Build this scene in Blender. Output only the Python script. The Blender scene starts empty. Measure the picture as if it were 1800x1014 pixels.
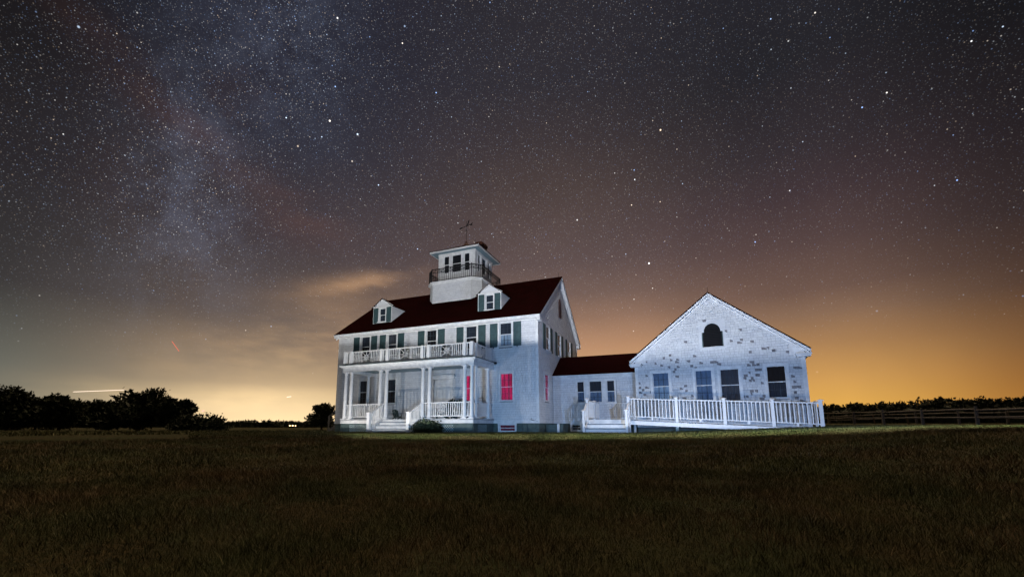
import bpy, math, random
import numpy as np
from math import sin, cos, pi, radians, sqrt, atan2
from mathutils import Vector, Matrix
random.seed(7)
SC = bpy.context.scene
COL = SC.collection

# ------------------------------------------------------------------ camera
cam_d = bpy.data.cameras.new('camera')
cam = bpy.data.objects.new('camera', cam_d); COL.objects.link(cam)
cam_d.sensor_width = 36; cam_d.lens = 761.36/1800*36
cam_d.shift_x = 26/1800; cam_d.shift_y = 126.1/1800
cam_d.clip_start = .05; cam_d.clip_end = 5000
cam.location = (0, 0, .324)
cam.rotation_euler = (pi/2+.1518, 0, 0)
SC.camera = cam
SC.view_settings.view_transform = 'Standard'; SC.view_settings.look = 'None'
SC.view_settings.exposure = 0; SC.view_settings.gamma = 1
SC.view_settings.use_curve_mapping = False
SC.cycles.use_light_tree = False      # every lamp sampled alike: the short sweeps are weak beside the far beams

def lin(r, g, b):
    return tuple((c/255/12.92 if c/255 <= .04045 else ((c/255+.055)/1.055)**2.4) for c in (r, g, b))+(1,)

# ------------------------------------------------------------------ node helper
class NT:
    def __init__(s, tree): s.t = tree; s.n = tree.nodes; s.l = tree.links
    def new(s, ty, **k):
        n = s.n.new(ty)
        for a, b in k.items(): setattr(n, a, b)
        return n
    def inp(s, sock, v):
        if isinstance(v, bpy.types.NodeSocket): s.l.new(v, sock)
        elif v is not None: sock.default_value = v
    def m(s, op, a, b=None, c=None, clamp=False):
        n = s.new('ShaderNodeMath', operation=op, use_clamp=clamp)
        s.inp(n.inputs[0], a); s.inp(n.inputs[1], b)
        if c is not None: s.inp(n.inputs[2], c)
        return n.outputs[0]
    def vm(s, op, a, b=None):
        n = s.new('ShaderNodeVectorMath', operation=op)
        s.inp(n.inputs[0], a); s.inp(n.inputs[1], b)
        return n.outputs['Value'] if op in ('DOT_PRODUCT', 'LENGTH', 'DISTANCE') else n.outputs[0]
    def ss(s, v, a, b, x=0., y=1.):
        n = s.new('ShaderNodeMapRange', interpolation_type='SMOOTHSTEP')
        s.inp(n.inputs[0], v); n.inputs[1].default_value = a; n.inputs[2].default_value = b
        n.inputs[3].default_value = x; n.inputs[4].default_value = y
        return n.outputs[0]
    def mix(s, f, a, b, mode='MIX'):
        n = s.new('ShaderNodeMix', data_type='RGBA', blend_type=mode)
        s.inp(n.inputs[0], f); s.inp(n.inputs[6], a); s.inp(n.inputs[7], b)
        return n.outputs[2]
    def noise(s, vec, scale, detail=3, rough=.5, out=0):
        n = s.new('ShaderNodeTexNoise')
        s.inp(n.inputs['Vector'], vec); n.inputs['Scale'].default_value = scale
        n.inputs['Detail'].default_value = detail; n.inputs['Roughness'].default_value = rough
        return n.outputs[out]
    def ramp(s, f, stops, interp='LINEAR'):
        n = s.new('ShaderNodeValToRGB'); cr = n.color_ramp; cr.interpolation = interp
        while len(cr.elements) < len(stops): cr.elements.new(.5)
        for e, (p, c) in zip(cr.elements, stops): e.position = p; e.color = c
        s.inp(n.inputs[0], f)
        return n.outputs[0]

# ------------------------------------------------------------------ night sky
def build_world():
    w = bpy.data.worlds.new('World'); SC.world = w; w.use_nodes = True
    w.node_tree.nodes.clear(); N = NT(w.node_tree)
    tc = N.new('ShaderNodeTexCoord').outputs['Generated']
    sep = N.new('ShaderNodeSeparateXYZ'); N.l.new(tc, sep.inputs[0])
    x, y, z = sep.outputs
    el = N.m('MULTIPLY', N.m('ARCSINE', z), 180/pi)
    az = N.m('MULTIPLY', N.m('ARCTAN2', x, y), 180/pi)
    e = N.m('DIVIDE', el, 60.)
    def R(st): return N.ramp(e, [(a/60, lin(*c)) for a, c in st], 'EASE' if 0 else 'LINEAR')
    RL = R([(-3, (20, 20, 18)), (0, (108, 108, 96)), (2.5, (112, 113, 102)), (5.5, (96, 100, 93)), (12.8, (58, 56, 56)), (23, (42, 39, 42)), (32, (29, 27, 29)), (40, (22, 22, 26)), (60, (20, 20, 24))])
    RM = R([(-3, (30, 26, 20)), (0, (232, 204, 158)), (2, (218, 192, 150)), (3.6, (204, 178, 138)), (5, (168, 146, 118)), (9.5, (134, 116, 99)), (13, (100, 89, 84)), (17, (82, 73, 72)), (22, (68, 61, 65)), (27, (60, 55, 61)), (32, (48, 47, 57)), (41, (40, 40, 51)), (60, (32, 32, 42))])
    RC = R([(-3, (30, 24, 18)), (0, (250, 214, 150)), (3, (234, 192, 136)), (10, (196, 150, 114)), (14, (150, 118, 98)), (17, (120, 98, 89)), (21, (98, 82, 80)), (30, (77, 65, 63)), (35, (63, 55, 57)), (41, (49, 46, 52)), (60, (36, 36, 42))])
    RR = R([(-3, (30, 22, 12)), (0, (238, 182, 84)), (2, (232, 176, 84)), (5, (210, 158, 88)), (8.7, (172, 130, 86)), (12, (138, 108, 86)), (14.5, (112, 88, 77)), (19.6, (88, 70, 68)), (24.6, (69, 56, 59)), (29, (55, 48, 52)), (37, (38, 37, 42)), (60, (30, 30, 38))])
    RE = R([(-3, (24, 18, 10)), (0, (166, 106, 46)), (3, (150, 98, 46)), (7, (120, 84, 52)), (12, (78, 58, 48)), (18, (52, 42, 42)), (25, (38, 33, 36)), (33, (26, 25, 28)), (60, (22, 22, 26))])
    RB = R([(-3, (16, 14, 12)), (0, (80, 66, 54)), (6, (72, 60, 50)), (14, (56, 49, 46)), (30, (40, 37, 42)), (60, (30, 30, 38))])
    c = N.mix(N.ss(az, -54, -30), RL, RM)
    c = N.mix(N.ss(az, -27, 8), c, RC)
    c = N.mix(N.ss(az, 8, 36), c, RR)
    c = N.mix(N.ss(az, 38, 55), c, RE)
    aaz = N.m('ABSOLUTE', az)
    c = N.mix(N.ss(aaz, 60, 120), c, RB)
    # low glow patch behind the far lights
    def lobe(a0, e0, sa, se, tilt=0.):
        da = N.m('SUBTRACT', az, a0); de = N.m('SUBTRACT', el, e0)
        if tilt:
            ct, st = cos(tilt), sin(tilt)
            da2 = N.m('ADD', N.m('MULTIPLY', da, ct), N.m('MULTIPLY', de, st))
            de2 = N.m('SUBTRACT', N.m('MULTIPLY', de, ct), N.m('MULTIPLY', da, st))
            da, de = da2, de2
        q = N.m('ADD', N.m('POWER', N.m('ABSOLUTE', N.m('DIVIDE', da, sa)), 2.), N.m('POWER', N.m('ABSOLUTE', N.m('DIVIDE', de, se)), 2.))
        return N.m('EXPONENT', N.m('MULTIPLY', q, -1.))
    comb = N.new('ShaderNodeCombineXYZ'); N.l.new(N.m('MULTIPLY', az, .05), comb.inputs[0]); N.l.new(N.m('MULTIPLY', el, .16), comb.inputs[1])
    aec = comb.outputs[0]
    nz = N.noise(aec, 2.2, 5, .55)
    nz2 = N.noise(aec, 1.0, 4, .5)
    def add(c, f, col): return N.mix(f, c, col, 'ADD')
    c = add(c, N.m('MULTIPLY', lobe(-26, .5, 11, 4.6), 1.), (.33, .24, .115, 1))
    # low stratus bands
    band = N.m('MULTIPLY', lobe(-31, 3.0, 16, 1.5), N.ss(nz, .35, .75))
    c = add(c, band, (.16, .11, .05, 1))
    # the lit cloud left of the tower and softer cloud below it
    cl = N.m('MULTIPLY', lobe(-18.0, 18.0, 6.5, 1.1, .24), N.ss(nz, .28, .62))
    c = add(c, cl, (.25, .14, .06, 1))
    cl2 = N.m('MULTIPLY', lobe(-20.5, 14.5, 8, 3.2, .12), N.ss(nz2, .35, .7))
    c = add(c, cl2, (.10, .056, .022, 1))
    cl4 = N.m('MULTIPLY', lobe(-23, 10.0, 14, 3.6, .18), N.ss(nz, .36, .66))
    c = add(c, cl4, (.15, .09, .035, 1))
    # reddish streak of cloud high on the left
    cl3 = N.m('MULTIPLY', lobe(-35, 29.5, 14, 2.0, -.42), N.ss(nz2, .25, .7))
    c = add(c, cl3, (.034, .011, .003, 1))
    cl5 = N.m('MULTIPLY', lobe(-25, 24, 5, 3.5), N.ss(nz2, .3, .7))
    c = add(c, cl5, (.022, .006, .001, 1))
    # milky way: patchy pale blue band rising from the left horizon
    mw = N.m('ADD', lobe(-37.5, 24, 6.5, 13, .05), N.m('MULTIPLY', lobe(-28, 42, 8, 8), .9))
    lane = N.ss(N.noise(tc, 5.5, 5, .6), .52, .66)
    mn = N.noise(tc, 8, 10, .74)
    mwf = N.m('MULTIPLY', mw, N.m('MULTIPLY', N.ss(mn, .36, .72), N.m('SUBTRACT', 1., N.m('MULTIPLY', lane, .85))))
    c = add(c, mwf, (.040, .050, .074, 1))
    c = add(c, N.m('MULTIPLY', mw, lane), (.012, .005, .002, 1))
    mn2 = N.noise(tc, 60, 8, .8)
    c = add(c, N.m('MULTIPLY', mw, N.ss(mn2, .5, .8)), (.035, .042, .060, 1))
    # broad unevenness of the airglow
    c = N.mix(1., c, N.ramp(N.noise(tc, 2.3, 4, .55), [(.3, (.86, .86, .88, 1)), (.7, (1.12, 1.1, 1.1, 1))]), 'MULTIPLY')
    # stars
    ext = N.ss(el, 3.5, 24)
    def stars(scale, r, power, keep, off):
        v = N.new('ShaderNodeTexVoronoi', feature='F1'); v.inputs['Scale'].default_value = scale
        v.inputs['Randomness'].default_value = 1
        mp = N.vm('ADD', tc, (off, off*.7, -off)); N.l.new(mp, v.inputs['Vector'])
        d = N.m('DIVIDE', v.outputs['Distance'], scale)
        f = N.ss(d, r*.3, r, 1., 0.)
        s3 = N.new('ShaderNodeSeparateColor'); N.l.new(v.outputs['Color'], s3.inputs[0])
        mag = N.m('POWER', s3.outputs[0], 4.)
        mag = N.m('ADD', N.m('MULTIPLY', mag, .9), .1)
        kp = N.m('GREATER_THAN', s3.outputs[2], 1-keep)
        col = N.ramp(s3.outputs[1], [(0, (.30, .50, 1, 1)), (.35, (.62, .78, 1, 1)), (.7, (1, .97, .92, 1)), (1, (1, .74, .5, 1))])
        k = N.m('MULTIPLY', N.m('MULTIPLY', f, mag), N.m('MULTIPLY', kp, power))
        return col, N.m('MULTIPLY', k, ext)
    for scale, r, power, keep, off in ((380, .0010, .26, .95, 9.1), (230, .0011, .5, .8, 3.1), (120, .0012, .85, .5, 5.3), (55, .0015, 2.6, .55, 7.7), (22, .0022, 6.5, .6, 1.9)):
        col, k = stars(scale, r, power, keep, off)
        if scale >= 200:
            k = N.m('MULTIPLY', k, N.m('MULTIPLY', N.m('ADD', N.m('MULTIPLY', mw, 1.1), .8), N.ss(az, 5, 50, 1., .55)))
        cc = N.vm('SCALE', col); cc.node.inputs['Scale'].default_value = 1; N.l.new(k, cc.node.inputs['Scale'])
        c = N.vm('ADD', c, cc)
    bg = N.new('ShaderNodeBackground'); N.l.new(c, bg.inputs[0]); bg.inputs[1].default_value = 1.
    out = N.new('ShaderNodeOutputWorld'); N.l.new(bg.outputs[0], out.inputs[0])
    w.cycles.sampling_method = 'MANUAL'; w.cycles.sample_map_resolution = 512
build_world()

# ------------------------------------------------------------------ the photographer's torch beams
# spot lamps with a shuttered beam: left, right, lower and upper blades as tangents of the beam angle
def torch(name, loc, aim, power, col, l, r, lo, hi, soft=(.02, .02, .01, .1), size=.04):
    d = bpy.data.lights.new(name, 'SPOT'); o = bpy.data.objects.new(name, d); COL.objects.link(o)
    o.location = loc
    v = Vector(aim)-Vector(loc)
    o.rotation_euler = v.to_track_quat('-Z', 'Y').to_euler()
    d.energy = power; d.color = col; d.spot_size = radians(150); d.spot_blend = .2; d.shadow_soft_size = size
    d.use_nodes = True; t = d.node_tree; t.nodes.clear(); N = NT(t)
    tc = N.new('ShaderNodeTexCoord').outputs['Normal']
    sp = N.new('ShaderNodeSeparateXYZ'); N.l.new(tc, sp.inputs[0])
    zz = N.m('MAXIMUM', N.m('ABSOLUTE', sp.outputs[2]), .02)
    hx = N.m('DIVIDE', sp.outputs[0], zz); hy = N.m('DIVIDE', sp.outputs[1], zz)
    # Normal of the lamp is the direction of the beam
    k = N.m('MULTIPLY', N.ss(hx, l-soft[0], l+soft[0]), N.ss(hx, r-soft[1], r+soft[1], 1., 0.))
    k = N.m('MULTIPLY', k, N.m('MULTIPLY', N.ss(hy, lo-soft[2], lo+soft[2]), N.ss(hy, hi-soft[3], hi+soft[3], 1., 0.)))
    em = N.new('ShaderNodeEmission'); N.l.new(k, em.inputs['Strength'])
    ot = N.new('ShaderNodeOutputLight'); N.l.new(em.outputs[0], ot.inputs[0])
    return o
torch('torch_upper', (-4., 1., .9), (-4., 20, .9), 13500, (.96, .97, 1.), -.247, .31, .180, 2, (.012, .02, .012, .3))
torch('torch_gable', (-4., 1., .9), (-4., 20, .9), 17500, (.93, .95, 1.), .31, 1.02, .135, 2, (.02, .45, .035, .3))
torch('torch_balcony', (-7.51, 16.4, .6), (-7.51+.394, 16.4+.919, .6), 1500, (1., .98, .95), -1.15, 1.0, .45, 1.5, (.3, .3, .03, .4))
torch('torch_base', (-4., 1., .9), (-4., 20, .9), 1000, (.34, .60, 1.), -.247, 1.3, -.062, .2, (.012, .45, .006, .06))
torch('torch_porch', (-2.62, 14.86, .62), (-1.2, 21.9, .62), 640, (.30, .60, 1.), -1.9, 1.9, -.075, 3, (.4, .5, .008, .3))
torch('torch_annex', (5.64, 14.9, .62), (8.7, 20.8, .62), 260, (.17, .46, 1.), -1.6, 1.9, -.070, 3, (.3, .5, .008, .3))
torch('torch_side', (5.2, 9.0, .55), (6.5, 20, .55), 2100, (.30, .52, 1.), -.75, 1.4, -.060, 3, (.3, .5, .008, .3))
# short sweeps along the porch front and along the ramp
for k_, (x_, y_, p_) in enumerate(((-8.53, 21.64, 140), (-6.40, 18.99, 240), (-3.29, 19.39, 135))):
    torch('torch_porch_front', (x_, y_, .62), (x_+.394, y_+.919, .62), p_, (1., .95, .90), -2.2, 2.2, -.16, 1.5, (.5, .5, .02, .3), .03)
for k_, (x_, y_, p_) in enumerate(((4.05, 18.0, 130), (6.9, 16.9, 155), (9.5, 15.4, 85))):
    torch('torch_ramp_front', (x_, y_, .72), (x_+.48, y_+.877, .72), p_, (1., .96, .92), -2.2, 2.2, -.16, .42, (.5, .5, .02, .2), .03)
torch('torch_lawn', (3., 0., 1.6), (3., 20, 1.6), 25000, (.86, 1., .76), -.53, 1.5, -.112, -.088, (.03, .5, .010, .008))
# soft warm overhead sun, added to brighten the dark near grass
sd = bpy.data.lights.new('grass_fill_sun', 'SUN'); so = bpy.data.objects.new('grass_fill_sun', sd); COL.objects.link(so)
sd.energy = 2.0; sd.angle = radians(60); sd.color = (1., .72, .43); so.rotation_euler = (radians(-22), 0, radians(-20))

# ------------------------------------------------------------------ materials
MATS = {}
def mat(name, col, rough=.7, var=0., scale=8., bump=0., bscale=60., island=0., metal=0., col2=None, spec=.3, stretch=(1, 1, 1)):
    m = bpy.data.materials.new(name); m.use_nodes = True; MATS[name] = m
    N = NT(m.node_tree); b = m.node_tree.nodes['Principled BSDF']
    b.inputs['Roughness'].default_value = rough; b.inputs['Metallic'].default_value = metal
    b.inputs['Specular IOR Level'].default_value = spec
    tc = N.new('ShaderNodeTexCoord').outputs['Object']
    mp = N.new('ShaderNodeMapping'); N.l.new(tc, mp.inputs[0]); mp.inputs['Scale'].default_value = stretch
    v = mp.outputs[0]
    c = col+(1,)
    if var or col2:
        c2 = (col2 or tuple(k*(1-var) for k in col))+(1,)
        n = N.noise(v, scale, 6, .6)
        c = N.mix(N.ss(n, .35, .65), c, c2)
    if island:
        g = N.new('ShaderNodeNewGeometry').outputs['Random Per Island']
        k = N.m('ADD', N.m('MULTIPLY', g, island), 1-island)
        sc = N.new('ShaderNodeVectorMath', operation='SCALE')
        N.inp(sc.inputs[0], c if not isinstance(c, tuple) else c[:3]); N.l.new(k, sc.inputs['Scale']); c = sc.outputs[0]
    N.inp(b.inputs['Base Color'], c)
    if bump:
        bp = N.new('ShaderNodeBump'); bp.inputs['Strength'].default_value = bump; bp.inputs['Distance'].default_value = .01
        N.l.new(N.noise(v, bscale, 4, .6), bp.inputs['Height']); N.l.new(bp.outputs[0], b.inputs['Normal'])
    return m
M_SH = mat('painted_shingle', (.70, .71, .72), .75, .0, 1.3, .12, 90, island=.10, col2=(.65, .66, .68), stretch=(1, 1, 2.2))
M_SHA = mat('weathered_shingle_paint', (.69, .70, .70), .8, .0, 1.6, .15, 90, island=.13, col2=(.62, .63, .65), stretch=(1, 1, 2.2))
M_BARE = mat('bare_grey_shingle', (.29, .28, .29), .9, .35, 30, .5, 120, island=.3)
M_TR = mat('white_trim', (.76, .76, .75), .6, .0, 4, .15, 50, col2=(.62, .62, .62))
M_RAILM = mat('white_rail_paint', (.78, .78, .77), .5, 0, 6, .1, 60, col2=(.70, .70, .70))
M_FND = mat('green_grey_foundation', (.10, .135, .12), .85, .3, 5, .5, 70)
M_FND2 = mat('green_board', (.085, .12, .115), .75, .25, 6, .2, 60)
M_SHUT = mat('blue_green_shutter', (.046, .090, .096), .6, .25, 9, .2, 60)
M_CEIL = mat('porch_ceiling_paint', (.20, .28, .32), .6, .15, 4)
M_TREAD = mat('shadow_toned_tread', (.13, .17, .21), .6, .2, 7)  # treads darkened so their edges stand in for nosing shadows
M_DECK = mat('deck_paint', (.42, .43, .44), .6, .2, 7, .2, 60)
M_SIDE = mat('inner_sheathing', (.18, .18, .19), .9)
M_IRON = mat('black_iron', (.02, .02, .022), .5, 0, 5, metal=.4)
M_VENT = mat('brown_louvre', (.17, .095, .085), .7, .3, 10)
M_BRICK = mat('chimney_brick', (.13, .05, .03), .9, .5, 14, .6, 80)
M_WOOD = mat('weathered_wood', (.18, .16, .135), .9, .45, 9, .6, 60)
M_STAKE = mat('orange_lit_stake', (.15, .095, .04), .8, .3, 20)  # orange light on the fence pieces is put into this colour
M_LEAF = mat('dark_foliage', (.03, .045, .022), .7, .4, 2.5, island=.5)
M_LEAF2 = mat('juniper_foliage', (.04, .06, .03), .7, .4, 6, island=.5)
M_BARK = mat('bark', (.05, .04, .03), .9, .4, 8)
M_CHAIR = mat('dark_green_chair', (.02, .045, .04), .5, .2, 8)
M_BOX = mat('grey_box', (.2, .22, .24), .6, .2, 8)
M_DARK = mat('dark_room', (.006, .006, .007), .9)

def roof_mat():
    m = mat('maroon_asphalt_shingle', (.010, .0035, .0035), 1., spec=0.)
    N = NT(m.node_tree); b = m.node_tree.nodes['Principled BSDF']
    tc = N.new('ShaderNodeTexCoord').outputs['UV']
    br = N.new('ShaderNodeTexBrick'); N.l.new(tc, br.inputs['Vector'])
    br.inputs['Scale'].default_value = 1; br.inputs['Brick Width'].default_value = .3; br.inputs['Row Height'].default_value = .14
    br.inputs['Mortar Size'].default_value = .006; br.inputs['Bias'].default_value = 0
    br.inputs['Color1'].default_value = (.020, .0042, .0042, 1); br.inputs['Color2'].default_value = (.014, .0031, .0031, 1)
    br.inputs['Mortar'].default_value = (.004, .0015, .0015, 1)
    c = N.mix(N.ss(N.noise(tc, 1.2, 5), .35, .7), br.outputs[0], (.013, .0034, .0030, 1)); N.l.new(c, b.inputs['Base Color'])
    bp = N.new('ShaderNodeBump'); bp.inputs['Distance'].default_value = .01; bp.inputs['Strength'].default_value = .8
    N.l.new(br.outputs['Fac'], bp.inputs['Height']); bp.invert = True; N.l.new(bp.outputs[0], b.inputs['Normal'])
    return m
M_ROOF = roof_mat()

def glass_mat():
    m = bpy.data.materials.new('window_glass'); m.use_nodes = True; m.node_tree.nodes.clear(); N = NT(m.node_tree)
    tr = N.new('ShaderNodeBsdfTransparent'); tr.inputs[0].default_value = (.86, .9, .92, 1)
    gl = N.new('ShaderNodeBsdfGlossy'); gl.inputs['Roughness'].default_value = .03; gl.inputs[0].default_value = (.9, .95, 1, 1)
    ge = N.new('ShaderNodeNewGeometry'); cs = N.m('ABSOLUTE', N.vm('DOT_PRODUCT', ge.outputs['True Normal'], ge.outputs['Incoming']))
    fr = N.m('ADD', .045, N.m('MULTIPLY', .95, N.m('POWER', N.m('SUBTRACT', 1., cs), 5.)))
    tc = N.new('ShaderNodeTexCoord').outputs['Object']
    bp = N.new('ShaderNodeBump'); bp.inputs['Strength'].default_value = .12; bp.inputs['Distance'].default_value = .01
    N.l.new(N.noise(tc, 5, 2), bp.inputs['Height']); N.l.new(bp.outputs[0], gl.inputs['Normal'])
    mx = N.new('ShaderNodeMixShader'); N.l.new(fr, mx.inputs[0])
    N.l.new(tr.outputs[0], mx.inputs[1]); N.l.new(gl.outputs[0], mx.inputs[2])
    o = N.new('ShaderNodeOutputMaterial'); N.l.new(mx.outputs[0], o.inputs[0])
    return m
M_GLASS = glass_mat()

def curtain_mat(name, col, trans=0.):
    m = mat(name, col, .9, .25, 9, 0, stretch=(4, 4, .4)); return m
M_CUR = {'sheer': curtain_mat('sheer_curtain', (.46, .55, .66)), 'blue': curtain_mat('blue_shade', (.22, .30, .43)),
         'dim': curtain_mat('dim_shade', (.045, .055, .075)), 'grey': curtain_mat('grey_curtain', (.10, .095, .11)),
         'tan': curtain_mat('tan_curtain', (.30, .26, .20)), 'dark': curtain_mat('unlit_interior', (.012, .013, .017))}  # dark: near-black sheet standing in for an unlit room without curtains
def red_mat(name, k):
    m = bpy.data.materials.new(name); m.use_nodes = True; m.node_tree.nodes.clear(); N = NT(m.node_tree)
    tc = N.new('ShaderNodeTexCoord').outputs['Object']
    mp = N.new('ShaderNodeMapping'); N.l.new(tc, mp.inputs[0]); mp.inputs['Scale'].default_value = (11, 11, .7)
    n = N.noise(mp.outputs[0], 1.3, 3, .5)
    c = N.ramp(n, [(.3, (.16, .002, .030, 1)), (.5, (.40, .005, .075, 1)), (.7, (.85, .016, .13, 1))])
    em = N.new('ShaderNodeEmission'); N.l.new(c, em.inputs[0]); em.inputs[1].default_value = k
    df = N.new('ShaderNodeBsdfDiffuse'); df.inputs[0].default_value = (.3, .03, .05, 1)
    a = N.new('ShaderNodeAddShader'); N.l.new(em.outputs[0], a.inputs[0]); N.l.new(df.outputs[0], a.inputs[1])
    o = N.new('ShaderNodeOutputMaterial'); N.l.new(a.outputs[0], o.inputs[0])
    return m
M_CUR['red'] = red_mat('red_lit_curtain', .85)
M_CUR['dimred'] = red_mat('dim_red_lit_curtain', .05)
def emit_mat(name, col, k):
    m = bpy.data.materials.new(name); m.use_nodes = True; m.node_tree.nodes.clear(); N = NT(m.node_tree)
    em = N.new('ShaderNodeEmission'); em.inputs[0].default_value = col+(1,); em.inputs[1].default_value = k
    o = N.new('ShaderNodeOutputMaterial'); N.l.new(em.outputs[0], o.inputs[0]); return m

# ------------------------------------------------------------------ mesh building
class MB:
    def __init__(s): s.v = []; s.f = []; s.uv = None
    def poly(s, pts):
        i = len(s.v); s.v += [tuple(p) for p in pts]; s.f.append(tuple(range(i, i+len(pts))))
    def hexa(s, p):   # 8 corners: bottom 4, top 4
        i = len(s.v); s.v += [tuple(q) for q in p]
        for f in ((3, 2, 1, 0), (4, 5, 6, 7), (0, 1, 5, 4), (1, 2, 6, 5), (2, 3, 7, 6), (3, 0, 4, 7)): s.f.append(tuple(i+k for k in f))
    def box(s, x0, x1, y0, y1, z0, z1, F=None):
        p = [(x0, y0, z0), (x1, y0, z0), (x1, y1, z0), (x0, y1, z0), (x0, y0, z1), (x1, y0, z1), (x1, y1, z1), (x0, y1, z1)]
        if F: p = [F(*q) for q in p]
        s.hexa(p)
    def prism(s, poly, h0, h1, F):  # poly of 2D pts, F(a,h,b)
        n = len(poly); i = len(s.v)
        s.v += [F(a, h0, b) for a, b in poly]+[F(a, h1, b) for a, b in poly]
        s.f.append(tuple(i+k for k in range(n))); s.f.append(tuple(i+n+k for k in reversed(range(n))))
        for k in range(n): s.f.append((i+k, i+(k+1) % n, i+n+(k+1) % n, i+n+k))
    def bar(s, p, q, w, h=None, up=(0, 0, 1)):
        h = h or w; p = Vector(p); q = Vector(q); d = (q-p).normalized(); u = Vector(up)
        if abs(d.dot(u)) > .98: u = Vector((0, 1, 0))
        a = d.cross(u).normalized()*w/2; b = a.cross(d).normalized()*h/2
        s.hexa([p-a-b, p+a-b, q+a-b, q-a-b, p-a+b, p+a+b, q+a+b, q-a+b])
    def tube(s, pts, rs, n=8):
        rings = []; pts = [Vector(p) for p in pts]
        for k, p in enumerate(pts):
            d = (pts[min(k+1, len(pts)-1)]-pts[max(k-1, 0)]).normalized()
            a = d.cross(Vector((0, 0, 1)) if abs(d.z) < .9 else Vector((1, 0, 0))).normalized(); b = d.cross(a)
            i = len(s.v); r = rs[k] if hasattr(rs, '__len__') else rs
            for t in range(n): s.v.append(tuple(p+(a*cos(2*pi*t/n)+b*sin(2*pi*t/n))*r))
            rings.append(i)
        for i, j in zip(rings, rings[1:]):
            for t in range(n): s.f.append((i+t, i+(t+1) % n, j+(t+1) % n, j+t))
        s.f.append(tuple(rings[0]+t for t in range(n))); s.f.append(tuple(rings[-1]+t for t in reversed(range(n))))
    def lathe(s, cx, cy, prof, n=16):
        s.tube([(cx, cy, z) for r, z in prof], [r for r, z in prof], n)
    def mesh(s, name, m, smooth=False):
        me = bpy.data.meshes.new(name); me.from_pydata(s.v, [], s.f); me.materials.append(m)
        if smooth: me.shade_smooth()
        me.update(); return me
    def build(s, name, m, parent=None, smooth=False):
        return link(name, s.mesh(name, m, smooth), parent)
def link(name, me, parent=None, loc=None, rz=0):
    o = bpy.data.objects.new(name, me); COL.objects.link(o)
    if parent is not None: o.parent = parent
    if loc is not None: o.location = loc
    if rz: o.rotation_euler.z = rz
    return o
def tag(o, label=None, cat=None, group=None, kind=None):
    for k, v in (('label', label), ('category', cat), ('group', group), ('kind', kind)):
        if v: o[k] = v
    return o
def thing(name, label, cat, loc=(0, 0, 0), rz=0, group=None):
    o = bpy.data.objects.new(name, None); COL.objects.link(o); o.empty_display_size = .3
    o.location = loc; o.rotation_euler.z = rz
    return tag(o, label, cat, group)
def bevel(o, w=.006, seg=1):
    md = o.modifiers.new('bevel', 'BEVEL'); md.width = w; md.segments = seg; md.limit_method = 'ANGLE'
    return o

def frame(ox, oy, ang):  # wall frame: a along the wall, o outward (to the right of a), z up
    c, s_ = cos(ang), sin(ang)
    return lambda a, o, z: (ox+a*c+o*s_, oy+a*s_-o*c, z)

def subtract(ivs, z, ops, pad=0):
    for (a0, a1, z0, z1) in ops:
        if z0-pad < z < z1+pad:
            out = []
            for l, r in ivs:
                if a1 <= l or a0 >= r: out.append((l, r)); continue
                if a0 > l: out.append((l, a0))
                if a1 < r: out.append((a1, r))
            ivs = out
    return ivs
def sheathing(F, zs, lo, hi, ops, parent, name='wall', m=None, extra=()):
    cuts = sorted(set([zs[0], zs[1]]+[z for o in ops for z in o[2:4] if zs[0] < z < zs[1]]+[z for z in extra if zs[0] < z < zs[1]]))
    mb = MB()
    for z0, z1 in zip(cuts, cuts[1:]):
        zm = (z0+z1)/2
        ivs = subtract([(-1e9, 1e9)], zm, ops)
        for l, r in ivs:
            p = [(max(l, lo(z0)), z0), (min(r, hi(z0)), z0), (min(r, hi(z1)), z1), (max(l, lo(z1)), z1)]
            if p[0][0] < p[1][0]-1e-4: mb.poly([F(a, 0, z) for a, z in p])
    o = mb.build(name, m or M_SIDE, parent)
    return o
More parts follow.
